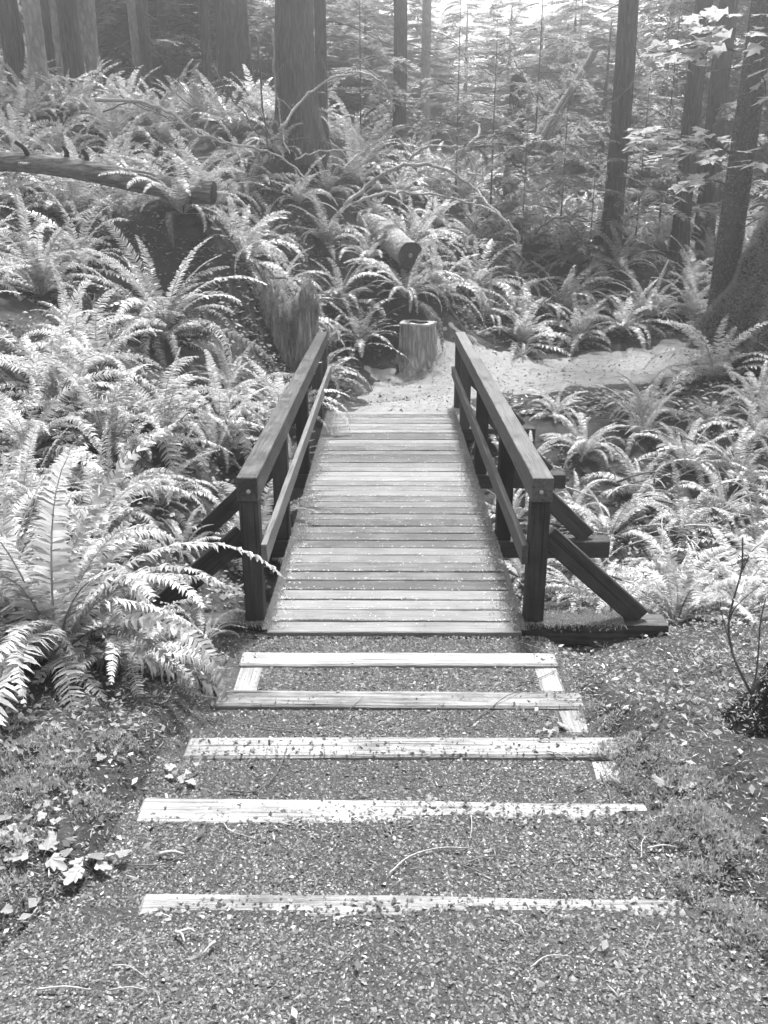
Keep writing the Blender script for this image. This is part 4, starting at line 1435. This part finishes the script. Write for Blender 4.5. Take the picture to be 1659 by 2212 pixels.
size = np.concatenate([size, np.clip(r.lognormal(math.log(.022), .4, len(tx_)), .01, .06)])
V, F = chips_arrays(np.stack([x, y, z], -1), size, r)
tag(obj('gravel', V, F, M['chips']), 'small angular grey gravel covering the steps and trail', 'gravel', kind='stuff')
print('gravel', len(x))


def slivers(P, L, r, wr=.12, lift=.004):
    n = len(P)
    a = r.uniform(0, 6.28, n); L = L * r.uniform(.5, 1.4, n)
    d = np.stack([np.cos(a), np.sin(a), r.normal(0, .18, n)], -1) * (L / 2)[:, None]
    s = np.stack([-np.sin(a), np.cos(a), r.normal(0, .3, n)], -1) * (L * wr / 2)[:, None]
    P = P + [0, 0, lift]
    V = np.stack([P - d, P + s, P + d, P - s], 1).reshape(-1, 3)
    V[1::4, 2] += .002
    k = np.arange(n) * 4
    return V, np.concatenate([np.stack([k, k + 1, k + 2], -1), np.stack([k, k + 2, k + 3], -1)])


# needles and bark slivers on soil, path and deck
def scatter(n, x0, x1, y0, y1, dens):
    x = r.uniform(x0, x1, n); y = r.uniform(y0, y1, n)
    k = (r.random(n) < dens(x, y)) & near_mask(x, y)
    return x[k], y[k]


mb = MB()
x, y = scatter(26000, -2.2, 3, 1.3, 5.0, lambda x, y: np.where(path_w(x, y) > .5, .1, .9))
mb.add(*slivers(np.stack([x, y, ground_z(x, y) + .006], -1), .03, r))
x, y = scatter(16000, -2, 6, 10.3, 15, lambda x, y: np.where(trail_s(x, y) > .3, .35, .9))
mb.add(*slivers(np.stack([x, y, ground_z(x, y) + np.where(trail_w(x, y) > 0, .045, .01)], -1), .05, r))
tag(mb.build('needle_litter', M['litter']), 'dry needles and bark slivers strewn over the ground', 'litter', kind='stuff')
mb = MB()
n = 9000
x = BX + np.where(r.random(n) < .45, np.sign(r.normal(0, 1, n)) * (.76 - np.abs(r.normal(0, .07, n))), r.uniform(-.76, .76, n))
y = np.where(r.random(n) < .55, r.choice(GAPS[1:], n) + r.normal(0, .008, n), r.uniform(4.68, DECK_END, n))
mb.add(*slivers(np.stack([x, y, np.full(n, .004)], -1), .016, r, .3, .003))
tag(mb.build('deck_litter', M['needles']), 'pale needles and specks strewn on the bridge deck', 'litter', kind='stuff')

# curled leaf litter off the path
mb = MB()
x, y = scatter(9000, -2.4, 3.2, 1.3, 5.2, lambda x, y: np.where(path_w(x, y) > .5, .02, .5))
P1 = np.stack([x, y, ground_z(x, y) + .012], -1)
x, y = scatter(9000, -2.5, 7, 10.5, 16, lambda x, y: np.where(trail_w(x, y) > 0, .02, .8))
P2 = np.stack([x, y, ground_z(x, y) + .02], -1)
x, y = scatter(7000, .9, 6, 4.8, 10, lambda x, y: .3)
P3 = np.stack([x, y, ground_z(x, y) + .015], -1)
for P, L in ((P1, .032), (P2, .08), (P3, .05)):
    V, F = slivers(P, L, r, .55, .006)
    V[:, 2] += r.uniform(0, L * .3, len(V))
    mb.add(V, F)
tag(mb.build('leaf_litter', M['litter']), 'curled dry leaves scattered on the soil beside path and trail', 'litter', kind='stuff')

# moss cushions right of the steps, left of the steps, and along the deck edges
mb = MB()
cent = [(1330, 1640, .10), (1400, 1680, .14), (1470, 1720, .14), (1530, 1790, .12), (1480, 1800, .13), (1560, 1850, .12), (1420, 1745, .09), (1500, 1920, .09), (1590, 1990, .11), (1640, 2030, .1), (1300, 1590, .08), (1270, 1550, .06),
        (60, 1650, .14), (140, 1690, .12), (40, 1740, .14), (200, 1760, .08), (30, 1840, .1), (110, 1620, .1), (20, 1950, .08), (250, 1620, .08), (10, 1580, .1)]
for px, py, rad in cent:
    c = hit(px, py, 1.0)
    n = int(60000 * rad * rad)
    ang = r.uniform(0, 6.28, n); q = np.sqrt(r.random(n)) * rad * (1 + .3 * np.cos(3 * ang + px))
    x = c.x + np.cos(ang) * q; y = c.y + np.sin(ang) * q
    z = ground_z(x, y) + .012 + .04 * np.clip(1 - (q / rad) ** 2, 0, 1) * (.4 + vnoise(x * 30, y * 30, 4))
    mb.add(*blades(np.stack([x, y, z], -1), np.tile([[0, 0, 1.]], (n, 1)), .015, r, .5, .5))
n = 46000
sd = np.where(r.random(n) < .62, -1, 1)
y = 4.68 + (DECK_END - 4.7) * r.random(n)
x = BX + sd * (.79 - np.abs(r.normal(0, .06, n)) * (.3 + 1.2 * vnoise(y * 4, sd * 3., 8)))
mb.add(*blades(np.stack([x, y, np.full(n, .002)], -1), np.tile([[0, 0, 1.]], (n, 1)), .014, r))
n = 9000                                              # round the near post feet and on the sill
x = np.where(r.random(n) < .3, r.normal(LX + .03, .07, n), r.uniform(.8, 1.45, n)); y = 4.86 + r.normal(0, .055, n)
mb.add(*blades(np.stack([x, y, np.full(n, -.01)], -1), np.tile([[0, 0, 1.]], (n, 1)), .014, r))
tag(mb.build('moss', M['moss']), 'pale cushions of moss beside the steps and along the deck edges', 'moss', kind='stuff')

# low ground-cover leaves on banks
mb = MB()


def cover(x, y, L):
    n = len(x)
    P = np.stack([x, y, ground_z(x, y) + r.uniform(.01, .09, n)], -1)
    V, F = slivers(P, L, r, .7, 0)
    V[:, 2] += r.uniform(-.012, .012, len(V))
    mb.add(V, F)


x, y = scatter(9000, -2.4, 3.4, 2.6, 5.2, lambda x, y: np.where((path_w(x, y) > .05) | ((np.abs(x) < 1.1)), 0, vnoise(x * 2.4, y * 2.4, 9) > .55))
cover(x, y, .022)
x, y = scatter(9000, -3, 7, 10.6, 17, lambda x, y: np.where(trail_w(x, y) > 0, 0, (vnoise(x * 1.6, y * 1.6, 10) > .4) * 1.))
cover(x, y, .06)
x, y = scatter(7000, .9, 6, 4.9, 10.5, lambda x, y: (vnoise(x * 1.6, y * 1.6, 11) > .6) * .7)
cover(x, y, .04)
x, y = scatter(8000, -5, -.95, 5, 13, lambda x, y: (vnoise(x * 1.6, y * 1.6, 12) > .4) * 1.)
cover(x, y, .045)
tag(mb.build('ground_cover', M['cover']), 'small low leaves carpeting the banks between the ferns', 'ground cover', kind='stuff')

# ---------------------------------------------------------------- broad-leaved seedlings
SEED = [
    (205, 1905, 9, .075, 'broad-leaved seedling lying by the left end of the whitest step'),
    (95, 1880, 4, .085, 'pair of large pale leaves at the left edge near the whitest step'),
    (395, 1690, 7, .06, 'leafy seedling at the left end of the second lowest step'),
    (1185, 1590, 11, .05, 'leafy seedling overhanging the right end of the middle step'),
    (1455, 1735, 5, .075, 'bright pale leaf cluster on the moss right of the steps'),
    (30, 1570, 11, .045, 'clump of small round bright leaves at the left edge under the foreground fern'),
    (120, 1590, 9, .045, 'second clump of small bright leaves, right of the one at the left edge'),
    (190, 1650, 8, .04, 'scattered small bright leaves on the moss left of the steps'),
    (270, 1590, 6, .035, 'few small leaves at the edge of the gravel below the low spreading fern'),
    (105, 1770, 8, .045, 'seedling with pale leaves on the left moss above the pair of large leaves'),
    (15, 1800, 4, .06, 'pale broad leaf cut by the left picture edge'),
    (170, 1740, 6, .04, 'small seedling on bare soil left of the second lowest step'),
    (8, 2010, 4, .05, 'small white leaves at the left edge below the whitest step'),
    (595, 1400, 3, .04, 'few pale leaves on the gravel before the left end of the deck'),
]
for k, (px, py, n, L, lab) in enumerate(SEED):
    p = hit(px, py, 1.0)
    e = empty('seedling', p)
    tag(e, lab, 'seedling', 'broad-leaved seedlings beside the steps')
    r_ = random.Random(50 + k)
    for i_ in range(n):
        a_ = r_.uniform(0, 6.28); d_ = r_.uniform(.01, .02 + L * .2 * n ** .5 * 1.5)
        h_ = r_.uniform(.015, .05)
        q = Vector((math.cos(a_) * d_, math.sin(a_) * d_ * .8, h_))
        q.z = gz(p.x + q.x, p.y + q.y) - p.z + h_
        obj('stem', *tube([(0, 0, 0), (q.x * .6, q.y * .6, q.z * .9), tuple(q)], .0013, 3), M['twig'], e)
        link('leaf', r_.choice(HERB), None, e, q, (r_.uniform(-.35, .35), r_.uniform(-.35, .35), a_), L * r_.uniform(.4, .85))

# ---------------------------------------------------------------- twigs lying on the steps
TW = [
    (8, [(330, 810), (430, 790), (520, 795), (600, 825)], .003, 0, 'dark curved twig on the gravel between the two lowest steps, right of centre'),
    (8, [(340, 820), (460, 850), (560, 845), (650, 790)], .003, 0, 'dark bowed twig under the other one between the two lowest steps'),
    (8, [(650, 835), (800, 805), (1000, 805)], .0025, 0, 'thin long twig lying level between the two lowest steps at right'),
    (8, [(930, 420), (975, 520), (985, 640), (1050, 720), (1180, 810)], .004, 0, 'long dark twig crossing the right end of the second lowest step'),
    (8, [(820, 490), (930, 430), (1010, 390)], .003, 0, 'straight twig at the right edge of the gravel above the second lowest step'),
    (8, [(365, 195), (450, 130), (560, 75), (740, 55), (830, 75)], .0035, 0, 'long curved twig arching over the second step from the bridge'),
    (8, [(325, 225), (335, 260), (343, 290)], .003, 0, 'short dark twig end lying across the middle step'),
    (8, [(20, 860), (110, 770), (240, 755), (365, 735)], .004, 1, 'pale forked twig on the gravel between the two lowest steps'),
    (8, [(375, 620), (370, 720)], .003, 1, 'short pale upright-lying twig below the second lowest step'),
    (8, [(1110, 770), (1115, 700), (1160, 660)], .003, 1, 'pale curled twig at the right gravel edge'),
    (8, [(1135, 735), (1255, 745)], .005, 1, 'short thick pale stick at the right gravel edge'),
    (8, [(945, 548), (1050, 582)], .005, 0, 'short thick dark stick on the second lowest step'),
    (8, [(670, 290), (715, 282)], .006, 0, 'dark wood scrap on the right part of the middle step'),
    (8, [(700, 325), (800, 370)], .004, 1, 'pale straight stick just below the right end of the middle step'),
    (8, [(630, 1260), (700, 1240), (800, 1225)], .003, 1, 'pale thin twig in the gravel near the bottom of the picture'),
    (8, [(555, 1075), (600, 1140)], .003, 1, 'short pale twig in the gravel below the whitest step'),
    (8, [(1490, 1130), (1600, 1190)], .003, 0, 'twig near the right edge at the bottom of the picture'),
    (7, [(1050, 205), (1200, 215), (1330, 210), (1480, 165), (1570, 105)], .0035, 0, 'long dark curved twig on gravel above the middle step'),
    (7, [(980, 500), (1110, 490), (1200, 420), (1245, 300)], .004, 0, 'long dark curved twig left of centre above the second lowest step'),
    (7, [(520, 815), (700, 825), (790, 800), (860, 755)], .003, 0, 'dark twig right of the broad-leaved seedling at left'),
    (7, [(490, 1265), (560, 1270), (640, 1310)], .003, 1, 'pale crooked twig at the lower left of the gravel'),
    (7, [(970, 640), (1000, 680), (1110, 690)], .0025, 1, 'small pale bent twig below the second lowest step, left of centre'),
    (7, [(720, 520), (718, 575)], .009, 1, 'stubby pale stick lying on the left end of the second lowest step'),
    (7, [(760, 1100), (800, 1150)], .007, 1, 'thick pale stick in the gravel below the whitest step, left of centre'),
    (7, [(780, 1105), (845, 1100)], .006, 1, 'short pale stick touching the thick pale stick in the gravel'),
    (7, [(930, 1150), (880, 1200)], .007, 1, 'pale stubby wood chip stick in the lower gravel'),
    (7, [(1450, 1260), (1575, 1165)], .003, 0, 'dark straight twig in the lower gravel near the centre'),
    (7, [(600, 1430), (660, 1360)], .003, 0, 'dark short twig at the bottom left of the gravel'),
    (7, [(170, 1395), (400, 1393)], .004, 1, 'long pale level straw at the bottom left'),
    (7, [(480, 1380), (640, 1368)], .003, 1, 'pale straw right of the long one at the bottom left'),
    (7, [(690, 770), (800, 795)], .010, 1, 'thick bark piece on the gravel left of centre above the whitest step'),
    (6, [(500, 890), (600, 945), (690, 980)], .004, 1, 'pale twig on the gravel between the deck and the first step'),
    (6, [(450, 840), (435, 910), (465, 970)], .003, 0, 'dark curled twig at the near edge of the deck'),
    (6, [(580, 1120), (660, 1110), (765, 1055)], .004, 0, 'dark curved twig on the right side timber of the first step'),
    (5, [(1040, 940), (1060, 890), (1110, 910)], .003, 0, 'dark twig at the foot of the near left post'),
]
OFF = {5: (0, 921.7), 6: (829.5, 921.7), 7: (0, 1474.7), 8: (829.5, 1474.7)}
for k, (zn, pts, r0, pale, lab) in enumerate(TW):
    ox, oy = OFF[zn]
    P = []
    for (a_, b_) in pts:
        p = hit(ox + a_ / 2, oy + b_ / 2, 1.0)
        for (ye, zt) in STEPS:
            if ye - .15 < p.y < ye + .02: p.z = max(p.z, zt)
        P.append(p + Vector((0, 0, .010 + r0)))
    if len(P) == 2: P = [P[0], (P[0] + P[1]) / 2 + Vector((.004, .004, .006)), P[1]]
    P = catmull(P, 4)
    o0 = Vector(P[0])
    o = obj('twig', *tube([Vector(q) - o0 for q in P], np.linspace(r0, r0 * .5, len(P)) * .75, 6), M['pale_twig' if pale else 'twig'], loc=o0, smooth=True)
    tag(o, lab, 'twig', 'twigs lying on the steps')

# ---------------------------------------------------------------- haze
m, n, l, out = new_mat('haze')
pv = n.new('ShaderNodeVolumePrincipled')
pv.inputs['Color'].default_value = (.95, .95, .95, 1)
pv.inputs['Density'].default_value = 0.013
pv.inputs['Anisotropy'].default_value = 0.8
l.new(pv.outputs[0], out.inputs['Volume'])
zlo, zhi = float(V[:, 2].min()), 22.0
zlo = float(GZ.min()) - 1.0
X = 155.0
Vb = [(sx * X, sy * X, sz) for sz in (zlo, zhi) for sy in (-1, 1) for sx in (-1, 1)]
Fb = np.array([(0, 2, 3, 1), (4, 5, 7, 6), (0, 1, 5, 4), (2, 6, 7, 3), (0, 4, 6, 2), (1, 3, 7, 5)])
hz = obj('haze', np.array(Vb), Fb, m)
tag(hz, 'thin bright morning haze between the trees', 'haze', kind='stuff')
print('tris', sum(len(me.polygons) for me in bpy.data.meshes), 'objects', len(bpy.data.objects))
